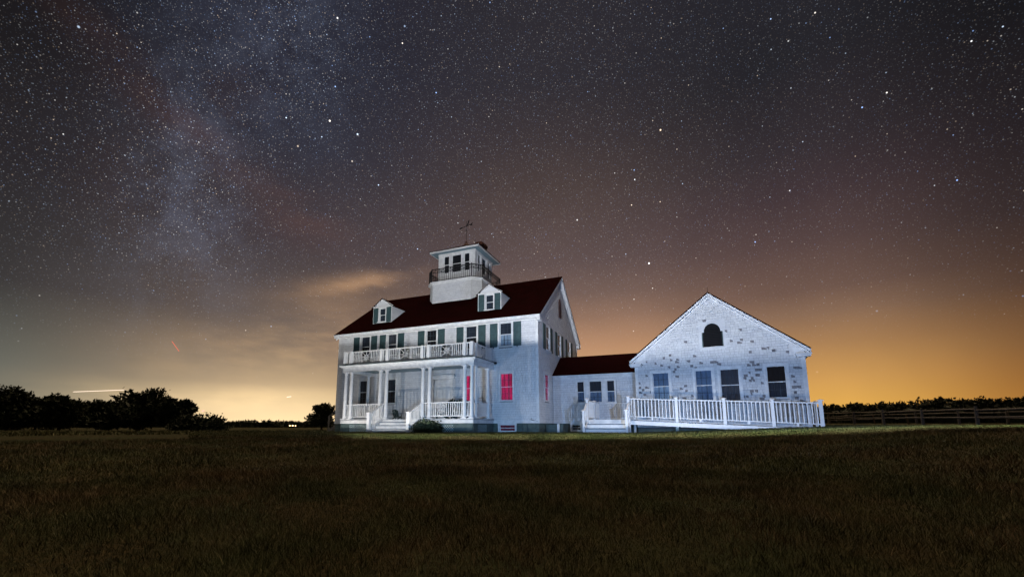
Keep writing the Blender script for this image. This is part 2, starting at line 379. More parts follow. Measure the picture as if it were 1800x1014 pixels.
def shingles(F, zs, lo, hi, ops, parent, m=None, expo=.125, wmin=.09, wmax=.2, bare=(), name='shingles', seed=1):
    rnd = random.Random(seed); mb = MB(); items = []
    z = zs[0]; row = 0
    while z < zs[1]-.01:
        z1 = min(z+expo, zs[1]); zm = (z+z1)/2
        for l, r in subtract([(lo(zm), hi(zm))], zm, ops):
            a = l
            while a < r-.005:
                w = rnd.uniform(wmin, wmax); b = a+w
                if r-b < wmin*.6: b = r
                items.append((a, b, z, z1)); 
                g = .0032; dz = rnd.uniform(-.004, .003); t = .020+rnd.uniform(-.003, .004)
                a_, b_ = a+g, b-g
                if b_ > a_:
                    p = [F(a_, .0, z+dz), F(b_, .0, z+dz), F(b_, t, z+dz), F(a_, t, z+dz), F(a_, .002, z1-.006), F(b_, .002, z1-.006), F(b_, .006, z1-.006), F(a_, .006, z1-.006)]
                    i = len(mb.v); mb.v += p
                    for f in ((3, 2, 6, 7), (0, 1, 2, 3), (0, 3, 7, 4), (1, 5, 6, 2)): mb.f.append(tuple(i+k for k in f))
                a = b
        z += expo; row += 1
    o = mb.build(name, m or M_SH, parent); o['kind'] = 'stuff'
    for (ba, bz) in bare:
        it = min(items, key=lambda q: (max(q[0]-ba, ba-q[1], 0))**2+(max(q[2]-bz, bz-q[3], 0))**2)
        a0, a1, z0, z1 = it; a0 += .004; a1 = min(a1-.004, a0+rnd.uniform(.09, .20))
        k = rnd.random(); hh = z1-z0; f0 = .022+.004; tilt = .014/hh
        if k < .34: pl = [(a0, z0), (a1, z0), (a1, z1-.004), (a0, z1-.004)]
        elif k < .66: pl = [(a0, z0), (a1, z0), (a1, z0+hh*.5), (a0+(a1-a0)*.3, z1-.004), (a0, z1-.004)]
        elif k < .9: pl = [(a0, z0+hh*.3), (a0+(a1-a0)*.6, z0), (a1, z0), (a1, z1-.004), (a0, z1-.004)]
        else: pl = [(a0, z1-.004), (a0+(a1-a0)*.5, z0), (a1, z0), (a1, z1-.004)]
        b = MB(); n = len(pl)
        fr = [F(a, f0-tilt*(zz-z0), zz) for a, zz in pl]; bk = [F(a, f0-.004-tilt*(zz-z0), zz) for a, zz in pl]
        b.v = fr+bk; b.f = [tuple(range(n)), tuple(reversed(range(n, 2*n)))]+[(i, (i+1) % n, n+(i+1) % n, n+i) for i in range(n)]
        b.build('bare_shingle', M_BARE, parent)
    return o

def window(F, a0, a1, z0, z1, parent, up='dark', low='dark', grid=(3, 2), grid_up=True, grid_low=True, cas=.11, label=None, sash=True, depth=.14, sill=True, head=.0, off=0.):
    """window (casing and reveal) > sash, muntins, pane, curtain"""
    mb = MB(); t = .042
    mb.box(a0-cas, a0, 0, t, z0, z1, F); mb.box(a1, a1+cas, 0, t, z0, z1, F)
    mb.box(a0-cas-.01, a1+cas+.01, 0, t+.008, z1, z1+cas+head, F)
    if sill: mb.box(a0-cas-.02, a1+cas+.02, 0, t+.045, z0-.055, z0, F)
    else: mb.box(a0-cas, a1+cas, 0, t, z0-cas*.7, z0, F)
    # reveal boards going into the wall
    mb.box(a0-.02, a0, -depth, -.002, z0, z1, F); mb.box(a1, a1+.02, -depth, -.002, z0, z1, F)
    mb.box(a0, a1, -depth, -.002, z1, z1+.02, F); mb.box(a0, a1, -depth, -.002, z0-.02, z0, F)
    w = mb.build('window', M_TR, parent)
    if label: w['label'] = label
    zm = (z0+z1)/2; s = .032
    for k, (b0, b1, o0, cur, gr) in enumerate(((zm-.012, z1, -.02+off, up, grid_up), (z0, zm+.012, -.048+off, low, grid_low))):
        sb = MB(); o1 = o0-.03
        sb.box(a0+.002, a0+s, o1, o0, b0, b1, F); sb.box(a1-s, a1-.002, o1, o0, b0, b1, F)
        sb.box(a0+s, a1-s, o1, o0, b1-s*.9, b1, F); sb.box(a0+s, a1-s, o1, o0, b0, b0+s*(.9 if k == 0 else 1.3), F)
        sb.build('sash', M_TR, w)
        if gr:
            g = MB(); A0, A1, B0, B1 = a0+s, a1-s, b0+s, b1-s*.9
            for i in range(1, grid[0]): x = A0+(A1-A0)*i/grid[0]; g.box(x-.009, x+.009, o1+.004, o0-.004, B0, B1, F)
            for i in range(1, grid[1]): zz = B0+(B1-B0)*i/grid[1]; g.box(A0, A1, o1+.006, o0-.006, zz-.009, zz+.009, F)
            g.build('muntin', M_DARKMUNT, w)
        p = MB(); om = (o0+o1)/2
        p.box(a0+s, a1-s, om-.002, om+.002, b0+s, b1-s*.9, F); p.build('pane', M_GLASS, w)
        c = MB(); n = 14
        for i in range(n):
            aa, bb = a0+(a1-a0)*i/n, a0+(a1-a0)*(i+1)/n
            oa, ob_ = -depth+.025+.014*sin(i*1.9), -depth+.025+.014*sin((i+1)*1.9)
            c.poly([F(aa, oa, b0), F(bb, ob_, b0), F(bb, ob_, b1), F(aa, oa, b1)])
        c.build('curtain_or_dark_sheet', M_CUR[cur], w)
    return w
M_DARKMUNT = mat('muntin_paint', (.035, .05, .07), .6)

def shutter(F, a0, a1, z0, z1, parent):
    mb = MB(); o0, o1 = .025, .055; r = .05
    mb.box(a0, a0+r, o0, o1, z0, z1, F); mb.box(a1-r, a1, o0, o1, z0, z1, F)
    zm = z0+(z1-z0)*.5
    for zz in (z0, zm-.03, z1-.06): mb.box(a0+r, a1-r, o0, o1, zz, zz+.06, F)
    for (p, q) in ((z0+.06, zm-.03), (zm+.03, z1-.06)):
        mb.box(a0+r, a1-r, o0, o0+.014, p, q, F)
    s = mb.build('shutter', M_SHUT, parent)
    h = MB()
    h.box(a0+.1 if 0 else (a0+a1)/2-.02, (a0+a1)/2+.02, o1, o1+.02, z0-.07, z0+.02, F)
    h.build('shutter_dog', M_IRON, s)
    return s
_bal = {}
def baluster(parent, loc, h, w=.032, m=None, rz=0.):
    key = (round(h, 2), w, (m or M_RAILM).name)
    if key not in _bal:
        b = MB(); b.box(-w/2, w/2, -w/2, w/2, 0, 1); _bal[key] = b.mesh('baluster', m or M_RAILM)
    o = link('baluster', _bal[key], parent, loc, rz); o.scale.z = h
    return o
def railing(parent, p, q, zb, zt, n, name='railing', w=.032, drop=None, extra=None, skip=None, toph=.05, topw=.075, m=None):
    """rails between p and q (2D, may slope by drop), with n balusters as sub-parts"""
    P = Vector((p[0], p[1], 0)); Q = Vector((q[0], q[1], 0)); dz = drop or 0.; rm = m or M_RAILM
    mb = MB(); up = Vector((0, 0, 1))
    mb.bar(P+up*(zt-toph/2), Q+up*(zt-toph/2+dz), topw, toph)
    r = mb.build(name, rm, parent); bevel(r, .006)
    mb = MB(); mb.bar(P+up*(zb+.025), Q+up*(zb+.025+dz), .05, .045); mb.build('bottom_rail', rm, r)
    ang = atan2(q[1]-p[1], q[0]-p[0])
    for i in range(n):
        t = (i+.5)/n
        if skip and skip[0] < t < skip[1]: continue
        c = P.lerp(Q, t)
        baluster(r, (c.x, c.y, zb+.045+dz*t), zt-zb-.09, w, rz=ang, m=rm)
    return r
def post(parent, x, y, z0, z1, w=.11, cap=True, rz=0, name='post', capw=.04):
    mb = MB(); mb.box(-w/2, w/2, -w/2, w/2, z0, z1); o = mb.build(name, M_RAILM, parent); o.location = (x, y, 0); o.rotation_euler.z = rz; bevel(o, .006)
    if cap:
        c = MB(); cw = w/2+capw
        c.box(-cw, cw, -cw, cw, z1, z1+.025)
        c.hexa([(-cw*.95, -cw*.95, z1+.025), (cw*.95, -cw*.95, z1+.025), (cw*.95, cw*.95, z1+.025), (-cw*.95, cw*.95, z1+.025), (-.01, -.01, z1+.07), (.01, -.01, z1+.07), (.01, .01, z1+.07), (-.01, .01, z1+.07)])
        c.build('post_cap', M_RAILM, o)
    return o
def roof_slab(parent, c00, c10, c11, c01, th=.05, name='roof', m=None):
    """c00,c10 eave; c11,c01 ridge; solid slab under the top surface, with metre UVs"""
    P = [Vector(c) for c in (c00, c10, c11, c01)]
    n = (P[1]-P[0]).cross(P[3]-P[0]).normalized()
    if n.z < 0: n = -n
    B = [p-n*th for p in P]
    me = bpy.data.meshes.new(name); me.from_pydata([tuple(v) for v in P+B], [], [(0, 1, 2, 3), (7, 6, 5, 4), (0, 4, 5, 1), (1, 5, 6, 2), (2, 6, 7, 3), (3, 7, 4, 0)])
    ex = (P[1]-P[0]).normalized(); ey = n.cross(ex)
    uvl = me.uv_layers.new(name='UVMap')
    for lp in me.loops:
        q = Vector(me.vertices[lp.vertex_index].co)-P[0]; uvl.data[lp.index].uv = (q.dot(ex), q.dot(ey))
    me.materials.append(m or M_ROOF)
    return link(name, me, parent)

# ------------------------------------------------------------------ terrain
def S(t): t = max(0., min(1., t)); return t*t*(3-2*t)
def ground_z(x, y):
    r = sqrt(x*x+y*y)
    base = .30*max(0., min(1., (x-6)/7)) + .38*S((y-20)/30)*S((x-14)/14)
    low = -1.12*(max(0., 1-r/18.5))**1.35
    bumps = .012*sin(x*1.7+y*.6)+.012*sin(y*2.1-x*.9)+.02*sin(x*.43)*sin(y*.37)
    if 17.5 < r < 60: bumps *= .25
    return base+low+bumps
def build_ground():
    n1, n2 = 200, 260
    rs = np.concatenate([np.linspace(.0, 30, 130), np.geomspace(30.5, 3000, 70)])
    v = []; f = []
    na = 240
    for r in rs:
        for k in range(na):
            a = 2*pi*k/na; x, y = r*sin(a), r*cos(a)
            v.append((x, y, ground_z(x, y)-.01))
    for i in range(len(rs)-1):
        for k in range(na):
            f.append((i*na+k, i*na+(k+1) % na, (i+1)*na+(k+1) % na, (i+1)*na+k))
    me = bpy.data.meshes.new('ground'); me.from_pydata(v, [], f); me.shade_smooth()
    m = mat('lawn_soil', (.05, .045, .022), .95, spec=.05)
    N = NT(m.node_tree); b = m.node_tree.nodes['Principled BSDF']
    tc = N.new('ShaderNodeTexCoord').outputs['Object']
    a = N.noise(tc, .55, 6, .6); bb = N.noise(tc, 14, 5, .7)
    c = N.mix(N.ss(a, .38, .62), (.060, .046, .022, 1), (.040, .050, .022, 1))
    c = N.mix(N.ss(bb, .35, .7), c, (.022, .022, .012, 1)); N.l.new(c, b.inputs['Base Color'])
    bp = N.new('ShaderNodeBump'); bp.inputs['Strength'].default_value = 1.; bp.inputs['Distance'].default_value = .05
    N.l.new(N.noise(tc, 22, 6, .7), bp.inputs['Height']); N.l.new(bp.outputs[0], b.inputs['Normal'])
    me.materials.append(m)
    return tag(link('ground', me), kind='structure')
build_ground()

# ================================================================== STATION HOUSE
HC = (2.1068, 22.0847); HR = -.4051
house = thing('station_house', 'big white shingled station house with lookout tower and two storey porch', 'house', HC+(0,), HR)
W, D = 13.3, 9.0; SL = .74
def zr(v): return 6.1+SL*(v+.3)       # top of the roof plane on the front slope
RV = 4.5; ZR = zr(RV)
Ff = frame(-W, 0, 0)                   # a measured from the left end: a = W-u
Fr = frame(0, 0, pi/2)                 # right gable: a = v
Fl = frame(-W, D, -pi/2)
Fb = frame(0, D, pi)
def U(u0, u1): return (W-u1, W-u0)
wins2 = [(10.86, 11.54), (8.87, 9.53), (6.1, 6.78), (3.53, 4.21), (1.46, 2.14)]
wins1 = [(10.87, 11.53), (8.82, 9.47), (3.5, 4.17), (1.41, 2.11)]
door = (5.1, 6.2, .71, 2.95)
opsF = [(*U(a, b), 4.58, 5.86) for a, b in wins2]+[(*U(a, b), 1.68, 3.11) for a, b in wins1]+[(*U(door[0], door[1]), door[2], door[3])]
def grow(ops, c=.10): c = .045; return [(a-c, b+c, z0-.06, z1+c) for a, b, z0, z1 in ops]
sheathing(Ff, (.56, 6.08), lambda z: 0, lambda z: W, opsF, house)
shingles(Ff, (.60, 5.93), lambda z: .12, lambda z: W-.12, grow(opsF), house, seed=3)
gz = 6.14
gl = lambda z: 0 if z <= gz else (z-gz)/SL
gh = lambda z: D if z <= gz else D-(z-gz)/SL
wg2 = [(1.42, 2.10), (3.82, 4.50), (6.25, 6.93)]
opsR = [(a, b, 4.52, 5.84) for a, b in wg2]+[(1.08, 1.76, 1.70, 3.11)]
sheathing(Fr, (.56, ZR-.12), gl, gh, opsR, house, extra=(gz,))
vent_op = [(4.2, 4.8, 6.98, 8.0)]
shingles(Fr, (.60, ZR-.2), lambda z: max(.12, gl(z)+.03), lambda z: min(D-.12, gh(z)-.03), grow(opsR)+vent_op, house, seed=4)
sheathing(Fl, (.56, ZR-.12), gl, gh, [], house, extra=(gz,))
shingles(Fl, (.60, ZR-.2), lambda z: max(.12, gl(z)+.03), lambda z: min(D-.12, gh(z)-.03), [], house, seed=5)
sheathing(Fb, (.56, 6.08), lambda z: 0, lambda z: W, [], house, m=M_SH)
# corner boards, water table, foundation
for F, L in ((Ff, W), (Fr, D), (Fl, D)):
    for a in (0, L):
        mb = MB()
        if a == 0: mb.box(-.026 if F is not Ff else -.026, .115, .0, .028, .62, 6.0, F)
        else: mb.box(L-.115, L, .0, .028, .62, 6.0, F)
        mb.build('corner_board', M_TR, house)
mb = MB(); mb.box(-W-.045, .045, -.045, D+.045, .5, .6); mb.box(-W-.06, .06, -.06, D+.06, .6, .625)
mb.build('water_table', M_TR, house)
bw = (1.2, 2.24, .0, .50)
mb = MB()
mb.box(-W-.0, -bw[1], -.0, .2, -.3, .5); mb.box(-bw[0], 0, -.0, .2, -.3, .5); mb.box(-bw[1], -bw[0], 0, .2, -.3, .0)
mb.box(-W, 0, D-.2, D, -.3, .5); mb.box(-W, -W+.2, .2, D-.2, -.3, .5); mb.box(-.2, 0, .2, D-.2, -.3, .5)
mb.build('foundation', M_FND, house)
window(Ff, W-bw[1]+.09, W-bw[0]-.09, .08, .43, house, 'dimred', 'dimred', grid=(3, 2), cas=.085, sill=False, depth=.12, label='low basement window glowing dull red')
# windows of the front and right sides
cu = [('dim', 'dark'), ('grey', 'dim'), ('dark', 'dark'), ('dim', 'dark'), ('dim', 'sheer')]
for (u0, u1), (c1, c2) in zip(wins2, cu):
    a, b = U(u0, u1); window(Ff, a, b, 4.58, 5.86, house, c1, c2)
    shutter(Ff, a-.56, a-.115, 4.55, 5.9, house); shutter(Ff, b+.115, b+.56, 4.55, 5.9, house)
cu = [('dim', 'dark'), ('dim', 'dark'), ('red', 'red'), ('red', 'red')]
lb = [None, None, 'tall window lit red inside, behind the porch columns', 'tall window lit red inside, right of the porch']
for (u0, u1), (c1, c2), l in zip(wins1, cu, lb):
    a, b = U(u0, u1); window(Ff, a, b, 1.68, 3.11, house, c1, c2, label=l)
for (a, b) in wg2:
    window(Fr, a, b, 4.52, 5.84, house, 'tan', 'dim', grid=(2, 2), off=.04, depth=.085)
    shutter(Fr, a-.56, a-.115, 4.47, 5.88, house); shutter(Fr, b+.115, b+.56, 4.47, 5.88, house)
window(Fr, 1.08, 1.76, 1.70, 3.11, house, 'red', 'red', off=.04, depth=.085, label='narrow looking red lit window round the corner')
# front door with transom and pediment board
dm = MB(); a, b = U(door[0], door[1])
dm.box(a-.14, a, 0, .05, .71, 3.0, Ff); dm.box(b, b+.14, 0, .05, .71, 3.0, Ff); dm.box(a-.22, b+.22, 0, .08, 2.95, 3.08, Ff); dm.box(a-.3, b+.3, 0, .16, 3.08, 3.14, Ff); dm.box(a-.26, b+.26, 0, .12, 3.14, 3.2, Ff)
dfr = dm.build('door_frame', M_TR, house)
dl = MB(); dl.box(a, b, -.08, -.03, .71, 2.62, Ff)
for i in range(2):
    for (z0, z1) in ((.9, 1.55), (1.7, 2.5)):
        x0 = a+.12+i*.48; dl.box(x0, x0+.38, -.03, -.018, z0, z1, Ff)
dr = dl.build('door', M_TR, house); bevel(dr, .008)
k = MB(); k.tube([Ff(b-.1, -.03, 1.72), Ff(b-.1, .03, 1.72)], [.02, .03], 8); k.build('door_knob', M_IRON, dr)
tr_ = MB(); tr_.box(a, b, -.08, -.03, 2.62, 2.68, Ff); tr_.box(a, b, -.07, -.05, 2.68, 2.95, Ff); tr_.build('transom', M_TR, dfr)
# gable vent with pointed arch
v = MB()
prof = [(4.22, 6.98), (4.78, 6.98), (4.78, 7.75)]+[(4.5+.28*cos(t), 7.75+.46*sin(t)) for t in (pi*.15, pi*.3, pi*.5, pi*.7, pi*.85)]+[(4.22, 7.75)]
v.prism(prof, .0, .04, Fr); vo = v.build('gable_vent', M_VENT, house)
for i in range(11):
    zz = 7.04+i*.08
    s_ = MB(); s_.hexa([Fr(4.24, .04, zz), Fr(4.76, .04, zz), Fr(4.76, .075, zz-.04), Fr(4.24, .075, zz-.04), Fr(4.24, .04, zz+.015), Fr(4.76, .04, zz+.015), Fr(4.76, .075, zz-.025), Fr(4.24, .075, zz-.025)])
    s_.build('louvre_slat', M_VENT, vo)
bk = MB(); bk.prism([(a_*.93+4.5*.07, b_*.95+.37) for a_, b_ in prof], .041, .043, Fr); bk.build('vent_screen', M_VENT, vo)
# main roof
og = .22
roof_slab(house, (-W-og, -.3, zr(-.3)), (og, -.3, zr(-.3)), (og, RV, ZR), (-W-og, RV, ZR))
roof_slab(house, (og, 2*RV+.3, zr(-.3)), (-W-og, 2*RV+.3, zr(-.3)), (-W-og, RV, ZR), (og, RV, ZR))
# front and back eaves: fascia, soffit, frieze
mb = MB()
for y0, y1, yf in ((-.29, 0, -1), (D, D+.29, 1)):
    ys = (y0, y0+.03) if yf < 0 else (y1-.03, y1)
    mb.box(-W-og+.01, og-.01, ys[0], ys[1], 5.93, 6.06)
    mb.box(-W-og+.01, og-.01, min(y0+.03, y0) if yf < 0 else y0, y1 if yf < 0 else y1-.031, 5.91, 5.935)
cor = mb.build('cornice', M_TR, house)
mb = MB(); mb.box(-W-.03, .03, -.045, -.001, 5.83+.13, 5.905); mb.box(-W-.03, .03, -.09, -.046, 5.86, 5.907); mb.build('frieze_board', M_TR, house)
mb = MB()   # crown strip just under the roof edge
mb.box(-W-og, og, -.335, -.295, 6.01, 6.075); mb.build('gutter', M_TR, house)
# rake boards and soffits
def rake(parent, F, lo_a, ridge_a, z_at, o_out, nm='rake_board', bh=.20, m=None, fh=.12):
    mb = MB(); A0, A1 = lo_a, ridge_a; z0, z1 = z_at(A0), z_at(A1)
    mb.prism([(A0, z0-.05), (A1, z1-.05), (A1, z1-.05-bh), (A0, z0-.05-bh)], o_out-.03, o_out, F)
    mb.prism([(A0, z0-.05-bh+.03), (A1, z1-.05-bh+.03), (A1, z1-.05-bh), (A0, z0-.05-bh)], .03, o_out-.031, F)
    mb.prism([(A0, z0-.05-bh-.002), (A1, z1-.05-bh-.002), (A1, z1-.05-bh-fh), (A0, z0-.05-bh-fh)], .0, .05, F)
    mb.prism([(A0, z0-.065), (A1, z1-.065), (A1, z1-.11), (A0, z0-.11)], o_out+.001, o_out+.02, F)
    return mb.build(nm, m or M_TR, parent)
zf = lambda v_: zr(v_)
zb = lambda v_: zr(2*RV-v_)
for F, fl in ((Fr, 0), (Fl, 1)):
    rake(house, F, -.29, RV, zf, og-.03); rake(house, F, 2*RV+.29, RV, zb, og-.03)
# small eave returns at the gable ends
mb = MB(); mb.box(.03, og, D-.25, D+.29, 5.78, 5.93); mb.box(.03, og, -.29, .12, 5.78, 5.93); mb.build('eave_return', M_TR, house)
# ridge rods
def rod(parent, x, y, z, h, r=.012):
    mb = MB(); mb.tube([(x, y, z-.05), (x, y, z+h)], [r, r*.5], 6); mb.build('lightning_rod', M_IRON, parent)
rod(house, .0, RV, ZR, .28); rod(house, -W, RV, ZR, .3)

# dormers
def dormer(u0, u1, vf, zfoot):
    x0, x1 = -u1, -u0; xm = (x0+x1)/2; ze = 7.92; zp = 8.42
    vt = lambda z: (z-6.1)/SL-.3
    F = frame(x0, vf, 0); w = x1-x0
    wc = (w/2-.24, w/2+.24, 6.93, 7.80)
    d = sheathing(F, (zfoot, ze), lambda z: 0, lambda z: w, [wc], house, 'dormer', M_TR)
    mb = MB()
    mb.poly([F(0, .001, ze), F(w, .001, ze), F(w/2, .001, zp-.03)])
    fc = mb.build('dormer_gable', M_SH, d)
    # cheeks: horizontal boards
    for s_ in (0, 1):
        xx = x0 if s_ == 0 else x1; sg = -1 if s_ == 0 else 1
        mb = MB(); z = zfoot-.1
        while z < ze:
            z1 = min(z+.11, ze)
            mb.hexa([(xx, vf, z), (xx+sg*.02, vf, z), (xx+sg*.02, vt(z)+.1, z), (xx, vt(z)+.1, z), (xx, vf, z1), (xx+sg*.005, vf, z1), (xx+sg*.005, vt(z1)+.1, z1), (xx, vt(z1)+.1, z1)])
            z = z1
        mb.build('clapboard', M_SH, d)
    mb = MB()
    mb.box(-.03, .09, .002, .03, zfoot, ze, F); mb.box(w-.09, w+.03, .002, .03, zfoot, ze, F)
    mb.box(.09, w-.09, .002, .028, ze-.10, ze, F); mb.box(-.1, w+.1, .03, .10, ze-.035, ze+.015, F)
    mb.prism([(-.13, ze-.02), (w/2, zp-.0), (w/2, zp-.10), (-.05, ze-.02)], .03, .09, F)
    mb.prism([(w+.13, ze-.02), (w/2, zp-.0), (w/2, zp-.10), (w+.05, ze-.02)], .03, .09, F)
    mb.build('dormer_trim', M_TR, d)
    ov = .14; sl2 = (zp-ze)/(w/2); zl = ze-ov*sl2+.03
    for sg in (-1, 1):
        ex = xm+sg*(w/2+ov)
        a = [(ex, vf-.12, zl), (ex, vt(zl)+.02, zl), (xm, vt(zp)+.1, zp+.03), (xm, vf-.12, zp+.03)]
        r_ = roof_slab(d, a[0], a[1], a[2], a[3], .035, 'dormer_roof')
    window(F, wc[0], wc[1], wc[2], wc[3], house, 'dim', 'dim', cas=.075, depth=.1)
    shutter(F, .02, wc[0]-.08, 6.86, 7.84, house); shutter(F, wc[1]+.08, w-.02, 6.86, 7.84, house)
dormer(2.40, 3.80, .78, 6.80)
dormer(9.86, 11.26, .72, 6.76)

# tower: chamfered shingled base, gallery railing, glazed lookout, hipped roof
TX, TY = -6.73, 4.72
def octo(h, c): return [(TX-h+c, TY-h), (TX+h-c, TY-h), (TX+h, TY-h+c), (TX+h, TY+h-c), (TX+h-c, TY+h), (TX-h+c, TY+h), (TX-h, TY+h-c), (TX-h, TY-h+c)]
oc = octo(1.93, .5)
tb = MB()
for i in range(8):
    p, q = oc[i], oc[(i+1) % 8]; tb.poly([(p[0], p[1], 7.9), (q[0], q[1], 7.9), (q[0], q[1], 9.72), (p[0], p[1], 9.72)])
tbase = tb.build('tower_base', M_SIDE, house)
for i in range(8):
    p, q = oc[i], oc[(i+1) % 8]; L = sqrt((q[0]-p[0])**2+(q[1]-p[1])**2)
    F = frame(p[0], p[1], atan2(q[1]-p[1], q[0]-p[0]))
    zfoot = 8.2 if i in (0, 4) else 8.2
    sh = shingles(F, (8.1, 9.68), lambda z: 0, lambda z, L=L: L, [], tbase, seed=20+i)
def ring(pts, h, parent, name, m, z0, z1, inner=None):
    mb = MB(); n = len(pts); mb.v = [(x, y, z0) for x, y in pts]+[(x, y, z1) for x, y in pts]
    mb.f = [tuple(range(n)), tuple(reversed(range(n, 2*n)))]+[(i, (i+1) % n, n+(i+1) % n, n+i) for i in range(n)]
    return mb.build(name, m, parent)
ring(octo(1.97, .5), 0, house, 'tower_cornice', M_TR, 9.66, 9.75)
ring(octo(2.06, .52), 0, house, 'gallery_floor', M_TR, 9.752, 9.83)
mb = MB()
for i in range(8):
    p, q = oc[i], oc[(i+1) % 8]
    d_ = sqrt((q[0]-p[0])**2+(q[1]-p[1])**2)
    if i == 0: mb.bar((p[0], p[1]-.03, zr(p[1])+.03), (q[0], q[1]-.03, zr(q[1])+.03), .03, .09)
mb.build('flashing', M_TR, house)
# gallery railing
orr = octo(2.0, .52); ZG0, ZG1 = 9.83, 10.70
gr = MB()
for i in range(8):
    p, q = orr[i], orr[(i+1) % 8]
    for zz in (ZG0+.06, ZG0+.62, ZG1): gr.bar((p[0], p[1], zz), (q[0], q[1], zz), .03 if zz < ZG1 else .04)
grail = gr.build('gallery_railing', M_IRON, house)
_pk = None
for i in range(8):
    p, q = orr[i], orr[(i+1) % 8]; L = sqrt((q[0]-p[0])**2+(q[1]-p[1])**2); n = max(3, int(L/.14))
    for k in range(n+1):
        t = k/n; x, y = p[0]+(q[0]-p[0])*t, p[1]+(q[1]-p[1])*t
        if _pk is None: b_ = MB(); b_.box(-.01, .01, -.01, .01, 0, .87); _pk = b_.mesh('picket', M_IRON); b_ = MB(); b_.box(-.02, .02, -.02, .02, 0, .93); _ps = b_.mesh('rail_post', M_IRON)
        if k == 0: link('rail_post', _ps, grail, (x, y, ZG0))
        elif k < n: link('picket', _pk, grail, (x, y, ZG0))
    # lozenge scroll between the two upper rails
    sc_ = MB()
    for k in range(n):
        t0, t1 = k/n, (k+1)/n
        a_ = (p[0]+(q[0]-p[0])*t0, p[1]+(q[1]-p[1])*t0); b_ = (p[0]+(q[0]-p[0])*t1, p[1]+(q[1]-p[1])*t1)
        z0_, z1_ = (ZG0+.62, ZG1) if k % 2 else (ZG1, ZG0+.62)
        sc_.bar((a_[0], a_[1], z0_), (b_[0], b_[1], z1_), .016)
    sc_.build('rail_zigzag', M_IRON, grail)
# lookout cab
CH = 1.38; CY = 4.72; CX = -6.70; Z0, Z1 = 9.83, 11.98
for i in range(4):
    ang = i*pi/2
    ox, oy = CX+CH*(-cos(ang)+sin(ang)), CY+CH*(-sin(ang)-cos(ang))
    F = frame(ox, oy, ang); w2 = 2*CH
    ops = [(.42, .82, 10.55, 11.78), (1.04, 1.74, 10.55, 11.78), (1.96, 2.36, 10.55, 11.78)]
    cb = sheathing(F, (Z0, Z1), lambda z: 0, lambda z: w2, ops, house, 'lookout_wall', M_TR)
    # vertical boards: pilaster strips proud of the wall
    mb = MB()
    for x in (0, .16, 2.42, 2.60): mb.box(x, x+.14, .0, .02, Z0, Z1, F)
    mb.box(0, w2, .021, .04, Z1-.10, Z1, F); mb.box(0, w2, .021, .04, 10.38, 10.46, F)
    mb.build('lookout_trim', M_TR, cb)
    for (a0, a1, z0, z1) in ops:
        window(F, a0, a1, z0, z1, house, 'dark', 'dark', grid_up=False, grid_low=False, cas=.07, depth=.1, sill=True)
hip = [(CX-1.87, CY-1.87), (CX+1.87, CY-1.87), (CX+1.87, CY+1.87), (CX-1.87, CY+1.87)]
for i in range(4):
    p, q = hip[i], hip[(i+1) % 4]
    roof_slab(house, (p[0], p[1], 12.06), (q[0], q[1], 12.06), (CX+.001, CY, 13.0), (CX, CY+.001, 13.0), .04, 'lookout_roof')
mb = MB(); e = 1.84
mb.box(CX-e, CX+e, CY-e, CY-e+.03, 11.93, 12.03); mb.box(CX-e, CX+e, CY+e-.03, CY+e, 11.93, 12.03)
mb.box(CX-e, CX-e+.03, CY-e+.031, CY+e-.031, 11.93, 12.03); mb.box(CX+e-.03, CX+e, CY-e+.031, CY+e-.031, 11.93, 12.03)
mb.build('lookout_fascia', M_TR, house)
mb = MB(); mb.box(CX-e+.032, CX+e-.032, CY-e+.032, CY+e-.032, 11.955, 11.985); mb.build('lookout_soffit', M_CEIL, house)
# finial and weather vane
mb = MB(); mb.lathe(CX, CY, [(.20, 12.93), (.16, 13.08), (.08, 13.14), (.11, 13.22), (.03, 13.32), (.02, 13.4)], 12); fn = mb.build('finial', M_VENT, house, True)
mb = MB(); mb.tube([(CX, CY, 13.35), (CX, CY, 14.78)], [.016, .010], 6)
for dx, dy in ((1, 0), (0, 1)): mb.bar((CX-.16*dx, CY-.16*dy, 14.1), (CX+.16*dx, CY+.16*dy, 14.1), .012)
va = mb.build('weather_vane', M_IRON, house)
mb = MB(); mb.bar((CX-.33, CY-.1, 14.30), (CX+.36, CY+.1, 14.56), .03)
mb.prism([(-.52, 0), (-.34, .09), (-.34, -.09)], -.01, .01, lambda a, h, b: (CX+a*.95, CY+a*.3+h, 14.42+b+a*.37))
mb.prism([(.2, .0), (.46, .10), (.40, 0), (.46, -.12)], -.01, .01, lambda a, h, b: (CX+a*.95, CY+a*.3+h, 14.42+b+a*.37))
mb.prism([(.0, .03), (.12, .05), (.22, .40), (.14, .36), (.05, .12)], -.01, .01, lambda a, h, b: (CX+a*.95, CY+a*.3+h, 14.42+b+a*.37))
mb.build('vane_arrow', M_IRON, va)
# brick chimney behind the tower
mb = MB(); x0, x1, y0, y1 = -7.2, -6.35, 6.9, 7.5
mb.box(x0, x1, y0, y1, 7., 14.02); mb.box(x0-.04, x1+.04, y0-.04, y1+.04, 13.80, 13.94); ch = mb.build('chimney', M_BRICK, house)
mb = MB(); mb.box(x0+.08, x0+.62, y0+.1, y1-.1, 14.02, 14.22); mb.build('flue_cap', M_BRICK, ch)
rod(house, x0+.1, y0+.1, 14.1, .42, .01); rod(house, x1-.15, y0+.2, 14.0, .5, .01)

